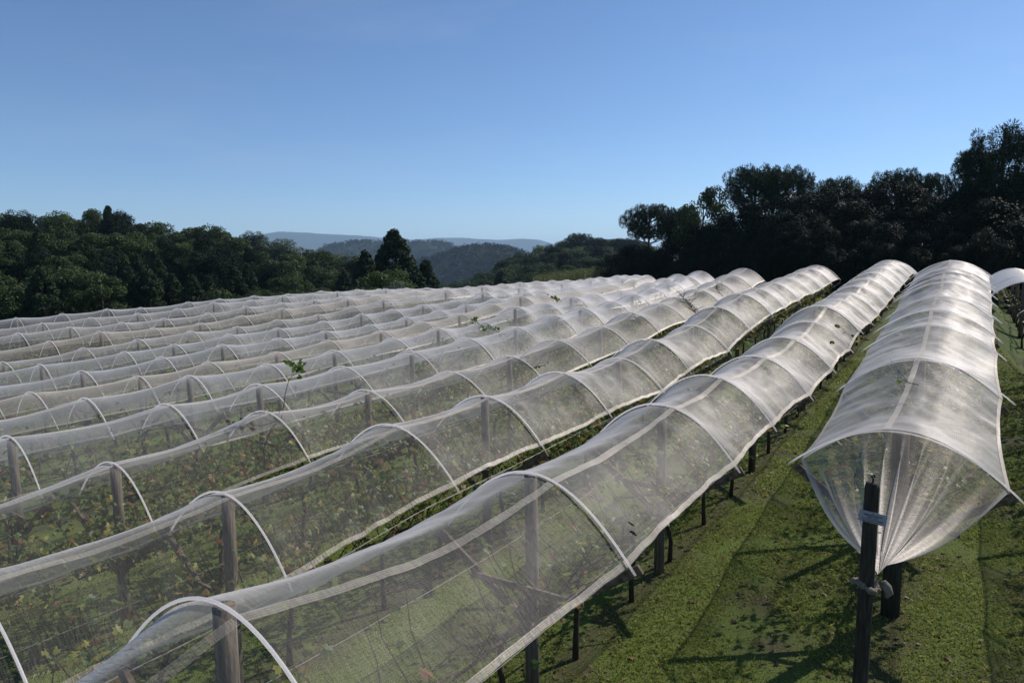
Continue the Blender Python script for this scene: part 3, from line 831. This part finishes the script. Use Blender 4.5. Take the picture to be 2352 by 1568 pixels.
def row_scale(z, g):
    return (z * S + ZC - g) / (APEX * S)


def place(src, loc, rz, scale=(1, 1, 1)):
    if src.get('_used', 1) == 0:
        src['_used'] = 1
        src.location = loc; src.rotation_euler = (0, 0, rz); src.scale = scale
        return src
    return copy_thing(src, loc, rz, scale)


def post_list(j):
    p, hs = ROWS[j]
    qs = [h[0] for h in hs]
    if j in BIG_POSTS: return BIG_POSTS[j]
    out = []
    for k in range(-3, 14):
        q = 3.07 + 1.565 * k
        b = min(qs, key=lambda a: abs(a - q))
        if abs(b - q) < 0.36 and b not in out: out.append(b)
    return out


for j, (p, hs) in ROWS.items():
    zs = {h[0]: h[1] for h in hs}
    for k, (q, z) in enumerate(hs):
        loc = W(p, q, z)
        if hoop_used[0] == 0:
            o = hoop_src; hoop_used[0] = 1
        else:
            o = hoop_src.copy(); COL.objects.link(o)
        o.location = loc
        o.scale = (1.07 if j == 0 else 1, 1, RISES.get(j, RISE) / RISE)
        o.rotation_euler = (rnd.uniform(-0.07, 0.07), rnd.uniform(-0.03, 0.03), -AZ + rnd.uniform(-0.06, 0.06))
        tag(o, '%s white hoop from the left in %s' % (ORD[k], rowname(j)) if j > 0 else '%s white hoop from the near end of %s' % (ORD[k], rowname(j)), 'hoop', 'white hoops holding up the nets')
    for k, q in enumerate(post_list(j)):
        z = zs[q]; c = W(p, q, z); g = gz(c.x, c.y)
        src = POST_END if (j == 0 and k == 0) else (POST_LOW if j < 1 else POST)
        o = place(src, (c.x, c.y, g), -AZ + rnd.uniform(-0.06, 0.06), (1, 1, row_scale(z, g)))
        o.rotation_euler.x = rnd.uniform(-0.02, 0.02)
        tag(o, '%s wooden post from the %s in %s' % (ORD[k], 'near end' if j in (0, -1, -2) else 'left', rowname(j)), 'trellis post', 'wooden posts in the net rows')


# ------------------------------------------------------------------ nets
def stations(j):
    """list of (q, ridge z, par) along a row; par 0 at a hoop, 1 halfway"""
    p, hs = ROWS[j]
    hs = [tuple(h) for h in hs]
    if j not in (0, -1, -2):
        q0, z0 = hs[0]; q1, z1 = hs[1]
        hs = [(q0 - 0.95, -0.83 if j == 1 else z0 + (z0 - z1) / (q1 - q0) * 0.95 * 0.5)] + hs
    out = []
    for i in range(len(hs) - 1):
        (qa, za), (qb, zb) = hs[i], hs[i + 1]
        n = (36 if qa < 9 else 16) if 0 <= j <= 2 else (14 if (j == 3 and qa < 5) else (8 if qa < 9 else 5))
        for k in range(n):
            u = k / n
            out.append((qa + (qb - qa) * u, za + (zb - za) * u, 4 * u * (1 - u), (qb - qa) / 0.7825, i))
    out.append((*hs[-1], 0, 1, len(hs)))
    return out


def net_point(j, st, t, lift=0.0):
    q, z, par, g, i = st
    g = min(g, 1.6)
    sd_ = random.Random(j * 100 + i)
    a1, a2 = sd_.uniform(0.7, 1.25), sd_.uniform(-1, 1)
    sag = 0.019 * par * g ** 1.2 * a1
    hw = (0.362 - (0.015 * par) * min(g, 1.2) * a1)
    fall = RISES.get(j, RISE) * (0.362 / HW) ** 1.95
    edge = -fall + 0.012 * par * g * a2
    ridge = -sag
    e = 1.95 - 0.45 * par
    zz = ridge + (edge - ridge) * abs(t) ** e - 0.006 * par * g * (1 - abs(t))
    p = ROWS[j][0] + hw * t
    nv = noise.fractal(Vector((q * 2.3 + j * 7.1, t * 2.4, j * 3.3)), 1.0, 2.0, 4)
    zz += 0.009 * nv * min(1, par * 2 + 0.1)
    if 0 <= j <= 2:                                        # creases that run down the slack cloth
        w_ = noise.fractal(Vector((q * 9.0 + 1.5 * t * (1 if t > 0 else -1), t * 1.3 + 5.0, j * 4.7)), 0.9, 2.0, 3)
        zz += 0.0055 * w_ * (0.35 + abs(t)) * min(1, par * 1.5 + 0.15)
    dq = 0.02 * noise.noise(Vector((t * 2, q * 3, j))) * par
    off = (-0.0075 if j >= 1 else 0.0075) + lift
    return W(p, q + dq, z + zz + off)


def ribbon(name, rows_pts, m, parent, gather=None, smooth=True):
    """grid of points -> cloth mesh with a metric 'cloth' uv"""
    nr, nc = len(rows_pts), len(rows_pts[0])
    V = np.array([[tuple(c) for c in r] for r in rows_pts])
    us = np.concatenate([[0], np.cumsum(np.linalg.norm(np.diff(V[:, nc // 2], axis=0), axis=1))])
    mid = nr // 2
    vs = np.concatenate([[0], np.cumsum(np.linalg.norm(np.diff(V[mid], axis=0), axis=1))])
    i, k = np.meshgrid(np.arange(nr - 1), np.arange(nc - 1), indexing='ij')
    a = i * nc + k
    F = np.stack([a, a + 1, a + nc + 1, a + nc], -1).reshape(-1, 4)
    me = np_mesh(name, V.reshape(-1, 3), F, smooth)
    uvl = me.uv_layers.new(name='cloth')
    li = F.ravel()
    uv = np.stack([us[li // nc], vs[li % nc]], -1).astype(np.float32)
    uvl.data.foreach_set('uv', uv.ravel())
    at = me.attributes.new('gather', 'FLOAT', 'POINT')
    at.data.foreach_set('value', np.zeros(nr * nc, np.float32) if gather is None else np.array(gather, np.float32).ravel())
    return link_mesh(name, me, m, parent)


NET_MAT = {-2: 'net_warm', -1: 'net', 0: 'net_warm', 1: 'net_warm', 2: 'net_warm', 3: 'net_warm', 4: 'net', 5: 'net', 6: 'net_cream', 7: 'net', 8: 'net', 9: 'net_far', 10: 'net_cream', 11: 'net_far', 12: 'net_far', 13: 'net'}
NET_LOOK = {6: 'cream tinted', 10: 'cream tinted'}
KNOT = W(-0.193, 2.10, -0.895)
# torn holes of the first row: found from where they lie along and across the cloth
TEARS = []


def build_net(j):
    st = stations(j)
    nt_ = 34 if 0 <= j <= 2 else (20 if j <= 6 else 14)
    t = thing('bird_net', W(ROWS[j][0], st[0][0], st[0][1] - APEX))
    t.rotation_euler = (0, 0, 0)
    inv = -t.location
    grid = [[net_point(j, s, -1 + 2 * k / nt_) + inv for k in range(nt_ + 1)] for s in st]
    m = M[NET_MAT[j]]
    ribbon('net_sheet', grid, m, t)
    for sgn in (-1, 1):
        lift = 0.003
        hem = [[net_point(j, s, sgn * ((0.962 if j <= 3 else 0.978) + (0.04 if j <= 3 else 0.024) * k / 2), lift + 0.002) + inv for k in range(3)] for s in st]
        ribbon('hem', hem, M['hem'], t)
    if j <= 6:
        base = {0: -0.12, 1: 0.16}.get(j, 0.05)
        sm_ = [[net_point(j, s, base + 0.09 * noise.noise(Vector((s[0] * 0.8, j * 5.0, 1.7))) + (0.26 * (1 - min(1, abs(s[0] - 3.04) / 3)) * 0 if j else 0) + 0.035 * k, 0.004) + inv for k in range(3)] for s in st]
        ribbon('seam', sm_, M['seam'], t)
    nm = {-2: 'net of the near row just beyond the right edge, casting shade on the grass', -1: 'bright net over the far row cut by the right edge of the photo', 0: 'white net with its near end gathered and tied to a post',
          1: 'big white net in the foreground, left of the gathered net', 13: 'white net of the farthest row, along the left forest'}.get(
        j, '%s net of %s' % (NET_LOOK.get(j, 'white'), rowname(j)))
    tag(t, nm, 'bird net', 'nets over the vine rows')
    if j == 0:
        n_t, n_v = 96, 22
        first = st[0]
        rows_, gat = [], []
        for v in range(n_v + 1):
            f = v / n_v
            r_, g_ = [], []
            for k in range(n_t + 1):
                tt = -1 + 2 * k / n_t
                A = net_point(j, first, tt)
                # the foot of each pleat ends in a small bundle beside the post
                K = KNOT + Vector((NX, NY, 0)) * (0.06 * tt * 1.0 + 0.06) + Vector((0, 0, 0.10 * abs(tt) - 0.02))
                ff = f ** 0.92
                P = A.lerp(K, ff)
                P += Vector((0, 0, -0.055 * S * math.sin(math.pi * f) * (0.2 + 0.8 * tt * tt)))
                pl = math.sin(tt * 23 + 2.2 * math.sin(tt * 5)) * 0.6 + math.sin(tt * 51 + 1) * 0.4
                amp = 0.085 * math.sin(math.pi * min(1, f * 1.02)) ** 0.8
                P += Vector((-MX, -MY, 0.15)) * (pl * amp * 0.7) + Vector((NX, NY, 0)) * (math.cos(tt * 23 + 2.2 * math.sin(tt * 5)) * amp * 0.55)
                r_.append(P + inv)
                fold = max(0, pl) ** 3 * f ** 0.6
                g_.append(min(1.0, 0.95 * f ** 3.2 + 0.55 * fold * (0.35 + f) + 0.5 * max(0, (abs(tt) - 0.955) / 0.045)))
            rows_.append(r_); gat.append(g_)
        ribbon('gathered_end', rows_, M['net_gather'], t, gat)
        mb = MB()                                        # the tied bundle round the post
        c = W(-0.198, 2.066, -0.905) + inv + Vector((0, 0, -0.03))
        ring = []
        for k in range(29):
            an = 2 * math.pi * k / 24 + 0.6
            rr_ = 0.082 + 0.008 * math.sin(3 * an)
            ring.append(c + Vector((math.cos(an) * rr_, math.sin(an) * rr_, 0.018 * math.sin(2 * an + 1) - 0.0015 * k)))
        mb.tube(ring, [0.026 + 0.007 * math.sin(k * 1.7) + 0.007 * math.sin(k * 3.1) for k in range(29)], 10)
        ring2 = [q_ + Vector((0.004, 0, 0.045)) for q_ in ring[4:22]]
        if False: mb.tube(ring2, [0.026 + 0.008 * math.sin(k * 2.3) for k in range(18)], 9)
        kd = c + Vector((NX, NY, 0)) * 0.13 + Vector((-MX, -MY, 0)) * 0.05
        mb.tube([kd + Vector((0.0, 0.0, 0.06)), kd + Vector((0.02, -0.02, 0.02)), kd + Vector((0.035, -0.03, -0.03)), kd + Vector((0.02, -0.02, -0.075))], [0.02, 0.036, 0.032, 0.012], 10)
        kn = mb.build('tied_bundle', None, t, True)
        kn.data.materials.append(M['cloth_bundle'])
    return t


M['cloth_bundle'] = noise_mat('bundled net', [(0.3, (0.12, 0.10, 0.075)), (0.7, (0.30, 0.26, 0.20))], (5, 5, 9), 9, 0.9, 0.8)


def cloth_uv_of(j, px, py):
    """where on the cloth of a row the bearing meets it, for torn holes"""
    st = stations(j); d = ray(px, py); best = None
    us = 0; prev = None
    mid = st[len(st) // 2]
    vs = [0]
    nt_ = 34
    for k in range(1, nt_ + 1):
        vs.append(vs[-1] + (net_point(j, mid, -1 + 2 * k / nt_) - net_point(j, mid, -1 + 2 * (k - 1) / nt_)).length)
    cam_p = Vector((0, 0, ZC)); dn = d.normalized()
    for s in st:
        c = net_point(j, s, 0)
        if prev is not None: us += (c - prev).length
        prev = c
        for k in range(17, nt_ + 1):
            P = net_point(j, s, -1 + 2 * k / nt_) - cam_p
            e = (P - dn * P.dot(dn)).length / P.length
            if best is None or e < best[0]: best = (e, us, vs[k])
    return best[1], best[2]


_tears = []
for (px, py, ru, rv, a) in ((1926, 750, 0.15, 0.075, 0.2), (1911, 786, 0.16, 0.065, 0.1), (1957, 771, 0.12, 0.06, 0.3), (1940, 764, 0.12, 0.012, 0.3), (1947, 713, 0.08, 0.01, 0.1), (1458, 1222, 0.05, 0.025, 0.8), (1450, 1195, 0.045, 0.02, 0.8)):
    u_, v_ = cloth_uv_of(1, px, py)
    _tears.append((u_, v_, rv if False else ru, rv, a))
M['net_torn'] = net_mat('torn net cloth', (0.59, 0.555, 0.515), NET_C0 - 0.006, _tears)
NET_MAT[1] = 'net_torn'

for j in ROWS: build_net(j)


# wires along the rows
def wire(j, dp, dz, m, label, cat='wire', r=0.004):
    p, hs = ROWS[j]
    pts = []
    q0 = hs[0][0] - (0.9 if j not in (0, -1, -2) else 0)
    hq = [h[0] for h in hs]; hz = [h[1] for h in hs]
    q = q0
    while q <= hq[-1]:
        z = float(np.interp(q, hq, hz)) + dz
        pts.append(W(p + dp, q, z + 0.004 * math.sin(q * 4)))
        q += 0.35
    mb = MB(); mb.tube(pts, r, 4)
    o = mb.build('trellis_wire', M[m], None)
    tag(o, label, cat, 'wires along the trellis rows')


for j in (0, 1, 2, 3):
    wire(j, 0.20, -0.36, 'wire', 'right hand middle wire along %s' % rowname(j), r=0.0025)
    wire(j, -0.20, -0.36, 'wire', 'left hand middle wire along %s' % rowname(j), r=0.0025)
    wire(j, 0.28, -0.31, 'wire', 'right hand upper wire along %s' % rowname(j), r=0.0025)
    wire(j, 0.02, -0.545, 'drip', 'rusty low wire along %s' % rowname(j), r=0.004)

# near post of the gathered row, with the label card
npb = W(-0.203, 2.085, 0); g0 = gz(npb.x, npb.y); ntop = W(-0.194, 2.05, -0.622)
t = thing('end_post', (npb.x, npb.y, g0))
mb = MB(); d_ = ntop - t.location
mb.tube([Vector((0, 0, -0.3)), d_ * 0.33, d_ * 0.66, d_ * 0.985, d_], [0.064, 0.062, 0.06, 0.058, 0.05], 14)
mb.build('post', M['endpost'], t, True)
mb = MB()
mb.tube([d_ + Vector((0.0, 0, -0.01)), d_ + Vector((0.004, 0, 0.03)), d_ + Vector((-0.012, 0.004, 0.055)), d_ + Vector((0.006, -0.006, 0.07)), d_ + Vector((0.014, 0, 0.045))], 0.008, 6)
mb.build('wire_loop', M['dark'], t, True)
for (zz, an) in ((-0.06, 2.6), (-0.42, -0.3), (-0.47, 3.4)):
    mb = MB(); c = d_ + Vector((0, 0, zz)); w = Vector((math.cos(an), math.sin(an), 0))
    mb.tube([c + w * 0.05, c + w * 0.082], 0.004, 5); mb.build('nail', M['dark'], t)
tag(t, 'thin dark round post standing in front, tied to the gathered net', 'post')

sgc = W(-0.1895, 2.05, -0.713)
toC = Vector((0 - sgc.x, 0 - sgc.y, 0)).normalized()
sgc = sgc + toC * 0.068
t = thing('label_sign', sgc, math.atan2(toC.x, -toC.y))
t.rotation_euler = (R(-6), R(7), math.atan2(toC.x, -toC.y))
bm = bmesh.new(); bmesh.ops.create_cube(bm, size=1)
for v in bm.verts: v.co = Vector((v.co.x * 0.205, v.co.y * 0.004, v.co.z * 0.092))
bmesh.ops.bevel(bm, geom=bm.edges[:], offset=0.001, segments=1, affect='EDGES')
me = bpy.data.meshes.new('board'); bm.to_mesh(me); bm.free(); link_mesh('board', me, M['card'], t)
mb = MB(); mb.tube([(0, -0.001, 0.034), (0, -0.008, 0.034)], 0.0045, 8); mb.build('nail', M['dark'], t)


def lettering(txt, size, x, z, parent, bold=0.0):
    cu = bpy.data.curves.new('lettering', 'FONT'); cu.body = txt; cu.size = size; cu.align_x = 'CENTER'; cu.align_y = 'CENTER'
    cu.offset = bold; cu.extrude = 0.0004
    ob = bpy.data.objects.new('lettering_source', cu); COL.objects.link(ob)
    bpy.context.view_layer.update()
    me = bpy.data.meshes.new_from_object(ob.evaluated_get(bpy.context.evaluated_depsgraph_get()))
    bpy.data.objects.remove(ob); bpy.data.curves.remove(cu)
    o = link_mesh('lettering', me, M['ink'], parent)
    o.location = (x, -0.0036, z); o.rotation_euler = (R(90), 0, 0)


for k, (tx, sz) in enumerate((('VARIEDADE: MERLOT', 0.0145), ('\u00c1REA: 1,0 ha', 0.0145), ('DATA DE PLANTIO: 01/08/2006', 0.0115), ('ESPA\u00c7AMENTO: 3,0 x 1,5 m', 0.0120))):
    lettering(tx, sz, 0.0, 0.016 - 0.0175 * k, t, 0.0003)
tag(t, 'small white printed card nailed to the thin front post', 'sign')


# ------------------------------------------------------------------ vines
def leaf_batch(n, posf, size, droop=0.4):
    """n lobed leaves as two quads each; posf(rr) gives a local position"""
    V = []
    rr = rnd
    base = [(0, -0.9, 0.0), (0.95, -0.45, -0.18), (0.6, 0.35, -0.12), (0, 1.05, -0.1), (-0.6, 0.35, -0.12), (-0.95, -0.45, -0.18)]
    mb = MB()
    for _ in range(n):
        c = posf(rr)
        nrm = Vector((rr.gauss(0, 0.7), rr.gauss(0, 0.7), rr.uniform(0.1, 1.0)))
        mb.leaf(c, nrm, (rr.gauss(0, 1), rr.gauss(0, 1), -droop), size * rr.uniform(0.6, 1.2))
    return mb


def vine_thing(seed, n, spread):
    rr = random.Random(seed)
    t = thing('grapevine', (0, 0, -300))
    H = APEX * S; zv = H - 0.53 * S
    mb = MB()
    lean = rr.uniform(-0.12, 0.12)
    pts = [(0, 0, -0.1), (rr.uniform(-.05, .05), lean * 0.4, zv * 0.35), (rr.uniform(-.07, .07), lean * 0.2, zv * 0.7), (0, lean, zv)]
    mb.tube(pts, [0.042, 0.034, 0.030, 0.028], 7)
    for sy in (-1, 1):
        mb.tube([(0, lean, zv), (0.03, lean + sy * 0.25, zv + 0.05), (-0.03, lean + sy * 0.75, zv + 0.03)], [0.026, 0.02, 0.012], 6)
    tr = mb.build('trunk', M['bark'], t, True)
    mb = MB(); tips = []
    for k in range(12 if n > 150 else 8):
        y = rr.uniform(-0.75, 0.75); sx = rr.choice((-1, 1))
        e = Vector((sx * rr.uniform(0.3, 0.85), y + rr.uniform(-0.3, 0.3), H - rr.uniform(0.19, 0.32) * S))
        a = Vector((0, y, zv + 0.04)); m_ = a.lerp(e, 0.5) + Vector((rr.uniform(-.1, .1), rr.uniform(-.1, .1), rr.uniform(-0.05, 0.1)))
        mb.tube([a, m_, e], [0.008, 0.006, 0.004], 4, False); tips.append((a, m_, e))
    ca = mb.build('cane', M['bark'], t)
    def pos(r_):
        if r_.random() < 0.74:
            a, m_, e = r_.choice(tips); u = r_.random() ** 0.8
            c = a.lerp(m_, u * 2) if u < 0.5 else m_.lerp(e, u * 2 - 1)
            c = c + Vector((r_.gauss(0, 0.10), r_.gauss(0, 0.14), r_.gauss(-0.03, 0.10)))
        else:
            x = r_.uniform(-0.33, 0.33) * S * spread; y = r_.uniform(-0.8, 0.8)
            lo = zv - 0.10 + abs(x) / (0.385 * S) * 0.2 * S; hi = H + arch(x / (HW * S)) * S - 0.22
            c = Vector((x, y, lo + (hi - lo) * r_.random()))
        top = H + arch(min(1, abs(c.x) / (HW * S))) * S * 1.12 - 0.17
        if c.z > top: c.z = top - r_.random() * 0.3
        return c
    st_ = rnd.getstate(); rnd.seed(seed)
    le = leaf_batch(n, pos, 0.108)
    rnd.setstate(st_)
    fo = le.build('foliage', M['vine'], t)
    kids(t, tr, ca, fo); t['_used'] = 0
    return t


VINES = {'dense': [vine_thing(s, 820, 1.0) for s in (101, 102, 103)], 'mid': [vine_thing(s, 330, 0.95) for s in (111, 112, 113)], 'thin': [vine_thing(s, 95, 0.9) for s in (121, 122)], 'bare': [vine_thing(s, 22, 0.8) for s in (131,)]}


def vine_kind(j, q):
    r_ = rnd.random()
    if j == -2: return 'dense'
    if j == -1: return 'bare'
    if j == 0: return 'mid' if r_ < .75 else 'dense'
    if j == 1: return 'bare' if q < 2.0 else ('mid' if (3.1 < q < 4.4 or q > 6) else 'thin')
    if j == 2: return ('thin' if r_ < .6 else 'mid') if q < 1.2 else ('dense' if r_ < .2 else 'mid')
    if j == 3: return 'dense' if q < 4.2 or r_ < .4 else 'mid'
    if j == 4: return 'thin' if r_ < .65 else 'mid'
    if j == 5: return ('thin' if r_ < .8 else 'mid') if q < 5 else 'mid'
    if j in (6, 7): return 'bare' if r_ < .6 else 'thin'
    if j == 8: return 'thin' if r_ < .6 else 'bare'
    if j in (9, 11): return 'mid' if r_ < .6 else 'thin'
    if j == 10: return 'dense' if r_ < .5 else 'mid'
    return 'thin' if r_ < .7 else 'mid'


nv_ = 0
VQ = {}
for j, (p, hs) in ROWS.items():
    hq = [h[0] for h in hs]; hz = [h[1] for h in hs]
    step = 0.5 if j <= 4 else (0.8 if j <= 8 else 1.0)
    q = hq[0] + (0.25 if j in (0, -1, -2) else -0.5); k = 0
    lim = hq[-1] if j <= 3 else min(hq[-1], 13)
    while q < lim:
        qq = q + rnd.uniform(-0.05, 0.05)
        z = float(np.interp(qq, hq, hz)); c = W(p, qq, z); g = gz(c.x, c.y)
        kd = vine_kind(j, qq); src = VINES[kd][k % len(VINES[kd])]
        o = place(src, (c.x, c.y, g), -AZ + (math.pi if rnd.random() < .5 else 0) + rnd.uniform(-.05, .05), (1, 1.0 if j <= 4 else 1.5, row_scale(z, g)))
        if k < len(ORD):
            look = {'dense': 'very leafy', 'mid': 'leafy', 'thin': 'sparsely leaved', 'bare': 'nearly bare'}[kd]
            tag(o, '%s vine, %s from %s in %s' % (look, ORD[k], 'near end' if j in (0, -1, -2) else 'left', rowname(j)), 'grapevine', 'grapevines under the nets')
        k += 1; nv_ += 1
        q += step
print('vines', nv_)


# shoots that have grown out through the cloth
def shoot(name, pts, r, n, size, m, label, cat='vine shoot', at=(0.4, 1.0), spread=0.06, side=0):
    base = pts[0]; t = thing(name, base)
    P = [Vector(q_) - Vector(base) for q_ in pts]
    mb = MB(); mb.tube(P, [r * (1 - 0.6 * i / (len(P) - 1)) for i in range(len(P))], 5)
    rr = rnd
    for k in range(side):
        u = rr.uniform(0.2, 0.95) * (len(P) - 1); i = min(int(u), len(P) - 2); c = P[i].lerp(P[i + 1], u - i)
        e = c + Vector((rr.gauss(0, 0.25), rr.gauss(0, 0.25), rr.uniform(0.0, 0.35)))
        m_ = c.lerp(e, 0.5) + Vector((rr.gauss(0, .04), rr.gauss(0, .04), rr.gauss(0, .04)))
        mb.tube([c, m_, e], [r * 0.5, r * 0.4, r * 0.2], 4)
    mb.build('stem', M['bark'], t, True)
    if n:
        mb = MB()
        for k in range(n):
            u = rr.uniform(*at) * (len(P) - 1); i = min(int(u), len(P) - 2); c = P[i].lerp(P[i + 1], u - i)
            c = c + Vector((rr.gauss(0, spread), rr.gauss(0, spread), rr.gauss(0, spread)))
            mb.leaf(c, (rr.gauss(0, 0.8), rr.gauss(-0.6, 0.6), rr.uniform(0.1, 1)), (rr.gauss(0, .6), rr.gauss(0, .6), -1), size * rr.uniform(0.6, 1.15))
        mb.build('leaves', M[m], t)
    tag(t, label, cat)


def at(x, y, q):
    """point on a bearing at a given distance along the rows"""
    d = ray(x, y); k = q * S / (d.x * MX + d.y * MY)
    return Vector((0, 0, ZC)) + d * k


shoot('vine_shoot', [at(645, 965, 2.45), at(652, 930, 2.45), at(655, 905, 2.42), at(664, 870, 2.4), at(690, 848, 2.4), at(670, 828, 2.4)], 0.008, 26, 0.10, 'vinegreen',
      'tall green leafy shoot rising above the nets in the left half', at=(0.72, 1.0), spread=0.05)
shoot('vine_shoot', [at(608, 1085, 2.3), at(606, 1030, 2.3), at(622, 985, 2.3), at(640, 965, 2.35), at(600, 978, 2.3), at(556, 972, 2.3), at(534, 974, 2.3)], 0.010, 16, 0.10, 'vinebrown',
      'reddish brown vine stem lying over the net below the tall green shoot', at=(0.72, 1.0), spread=0.06, side=6)
shoot('vine_shoot', [at(1160, 768, 6.2), at(1135, 758, 6.2), at(1105, 748, 6.2), at(1090, 735, 6.2), at(1078, 730, 6.2)], 0.012, 26, 0.16, 'vinegreen',
      'bright green shoot spread over the net in the picture middle', spread=0.09, at=(0.1, 1.0))
shoot('vine_shoot', [at(1290, 692, 9.0), at(1278, 684, 9.0), at(1268, 675, 9.0)], 0.012, 14, 0.18, 'vinegreen', 'small light green shoot standing out of the far nets', spread=0.10)
shoot('dry_twigs', [at(1615, 735, 7.1), at(1592, 712, 7.1), at(1575, 690, 7.1), at(1560, 675, 7.1)], 0.014, 0, 0.1, 'vinebrown', 'tangle of bare dark twigs on the net left of the bright rows', 'twig', side=38)
shoot('dry_twigs', [at(1660, 680, 8.4), at(1648, 668, 8.4), at(1645, 655, 8.4)], 0.012, 0, 0.1, 'vinebrown', 'small bare twig tangle farther up the same net row', 'twig', side=14)
shoot('dry_twigs', [at(2110, 884, 3.6), at(2085, 878, 3.6), at(2070, 868, 3.6), at(2056, 868, 3.6)], 0.006, 2, 0.07, 'vinegreen', 'little dry twig with one green leaf lying on the gathered net', 'twig', side=4, spread=0.03)
shoot('vine_shoot', [at(200, 1030, 2.1), at(165, 1022, 2.1), at(140, 1012, 2.1), at(120, 1008, 2.1), at(92, 1025, 2.1)], 0.007, 14, 0.10, 'vinebrown', 'withered shoot lying on the net near the left edge', spread=0.07, at=(0.0, 1.0))
shoot('vine_shoot', [at(300, 1105, 3.0 * 0.85), at(360, 1085, 2.55), at(420, 1062, 2.55), at(470, 1066, 2.55)], 0.008, 10, 0.1, 'vinebrown', 'thin withered shoot arching over the net in the lower left', spread=0.06)
shoot('vine_shoot', [at(1175, 830, 4.7), at(1195, 822, 4.72), at(1222, 846, 4.7), at(1250, 838, 4.7), at(1262, 832, 4.7)], 0.008, 4, 0.08, 'vinebrown', 'dark twig curling over the hoop in the picture middle', 'twig', side=8)
shoot('vine_shoot', [at(340, 945, 3.15), at(385, 900, 3.15), at(415, 893, 3.15), at(450, 905, 3.15), at(470, 912, 3.15)], 0.008, 12, 0.12, 'vinebrown', 'arching withered shoot between two posts on the left', at=(0.0, 0.5), spread=0.08)


# ------------------------------------------------------------------ grass blades, litter
def grass():
    cand = []
    r2 = np.random.default_rng(5)
    def area(p0, p1, q0, q1, n):
        p = r2.uniform(p0, p1, n); q = r2.uniform(q0, q1, n)
        x = S * (p * NX + q * MX); y = S * (p * NY + q * MY)
        return np.stack([x, y], 1), q
    parts = [area(-1.7, 1.1, 1.2, 4.2, 150000), area(-1.3, 1.0, 4.2, 9.5, 80000), area(-4.5, -1.7, 0.2, 4.0, 70000)]
    xy = np.vstack([a for a, b in parts]); qq = np.concatenate([b for a, b in parts])
    n = len(xy)
    dens = np.array([noise.fractal(Vector((x * 0.85, y * 0.85, 2.0)), 1.0, 2.0, 3) for x, y in xy])
    fr = np.abs(((xy[:, 0] * NX + xy[:, 1] * NY) / S + 0.694) % 1.0 - 0.5)
    keep = r2.random(n) < np.clip(0.35 + fr * 6, 0, 1) * np.clip(0.95 - 1.1 * np.maximum(dens - 0.08, 0) * 2, 0.12, 1)
    xy = xy[keep]; qq = qq[keep]; n = len(xy)
    z = ground_z(xy[:, 0], xy[:, 1])
    h = r2.uniform(0.015, 0.048, n) * np.where(qq > 4.2, 1.3, 1)
    w = r2.uniform(0.0025, 0.005, n) * np.where(qq > 4.2, 1.9, 1) * 1.3
    an = r2.uniform(0, 6.283, n)
    lx = r2.normal(size=n) * 0.6; ly = r2.normal(size=n) * 0.6
    b = np.stack([xy[:, 0], xy[:, 1], z - 0.005], 1)
    sd_ = np.stack([np.cos(an), np.sin(an), np.zeros(n)], 1) * w[:, None]
    m_ = b + np.stack([lx * h * 0.4, ly * h * 0.4, h * 0.65], 1)
    tip = b + np.stack([lx * h * 1.3, ly * h * 1.3, h], 1)
    V = np.stack([b - sd_, b + sd_, m_ + sd_ * 0.8, tip], 1).reshape(-1, 3)
    o = link_mesh('grass', np_mesh('grass', V, np.arange(4 * n).reshape(n, 4)), M['grass'])
    tag(o, 'short green grass blades covering the aisles between the rows', 'grass', None, 'stuff')
    mb = MB()
    for _ in range(420):
        p = rnd.choice((rnd.gauss(-0.2, 0.25), rnd.gauss(-1.2, 0.3), rnd.uniform(-1.4, 0.7))); q = rnd.uniform(1.6, 7)
        c = W(p, q, 0); c.z = gz(c.x, c.y) + 0.02
        mb.leaf(c, (rnd.gauss(0, .35), rnd.gauss(0, .35), 1), (rnd.gauss(0, 1), rnd.gauss(0, 1), 0), rnd.uniform(0.05, 0.10))
    o = mb.build('leaf_litter', M['litter'])
    tag(o, 'brown fallen vine leaves strewn on the grass', 'leaf litter', None, 'stuff')


grass()


# ------------------------------------------------------------------ haze over the far country
def haze():
    bm = bmesh.new(); bmesh.ops.create_cube(bm, size=1)
    for v in bm.verts:
        v.co = Vector((v.co.x * 34000, v.co.y * 34000, -260 if v.co.z < 0 else 390))
    me = bpy.data.meshes.new('haze'); bm.to_mesh(me); bm.free()
    m = bpy.data.materials.new('thin haze'); m.use_nodes = True; nt = m.node_tree
    for n in list(nt.nodes): nt.nodes.remove(n)
    out = nt.nodes.new('ShaderNodeOutputMaterial')
    pv = nt.nodes.new('ShaderNodeVolumePrincipled')
    pv.inputs['Color'].default_value = (0.54, 0.75, 1.0, 1); pv.inputs['Density'].default_value = HAZE_DENSITY
    pv.inputs['Anisotropy'].default_value = 0.2
    nt.links.new(pv.outputs[0], out.inputs['Volume'])
    o = link_mesh('haze', me, m)
    tag(o, 'thin bluish haze that fades the far hills', 'haze', None, 'stuff')


haze()

# prototypes that found no place are taken out again
for o in list(COL.objects):
    if o.type == 'EMPTY' and o.get('_used', 1) == 0:
        for ch in CHILDREN.get(o.name, []): bpy.data.objects.remove(ch)
        bpy.data.objects.remove(o)
for o in COL.objects:
    if '_used' in o.keys(): del o['_used']
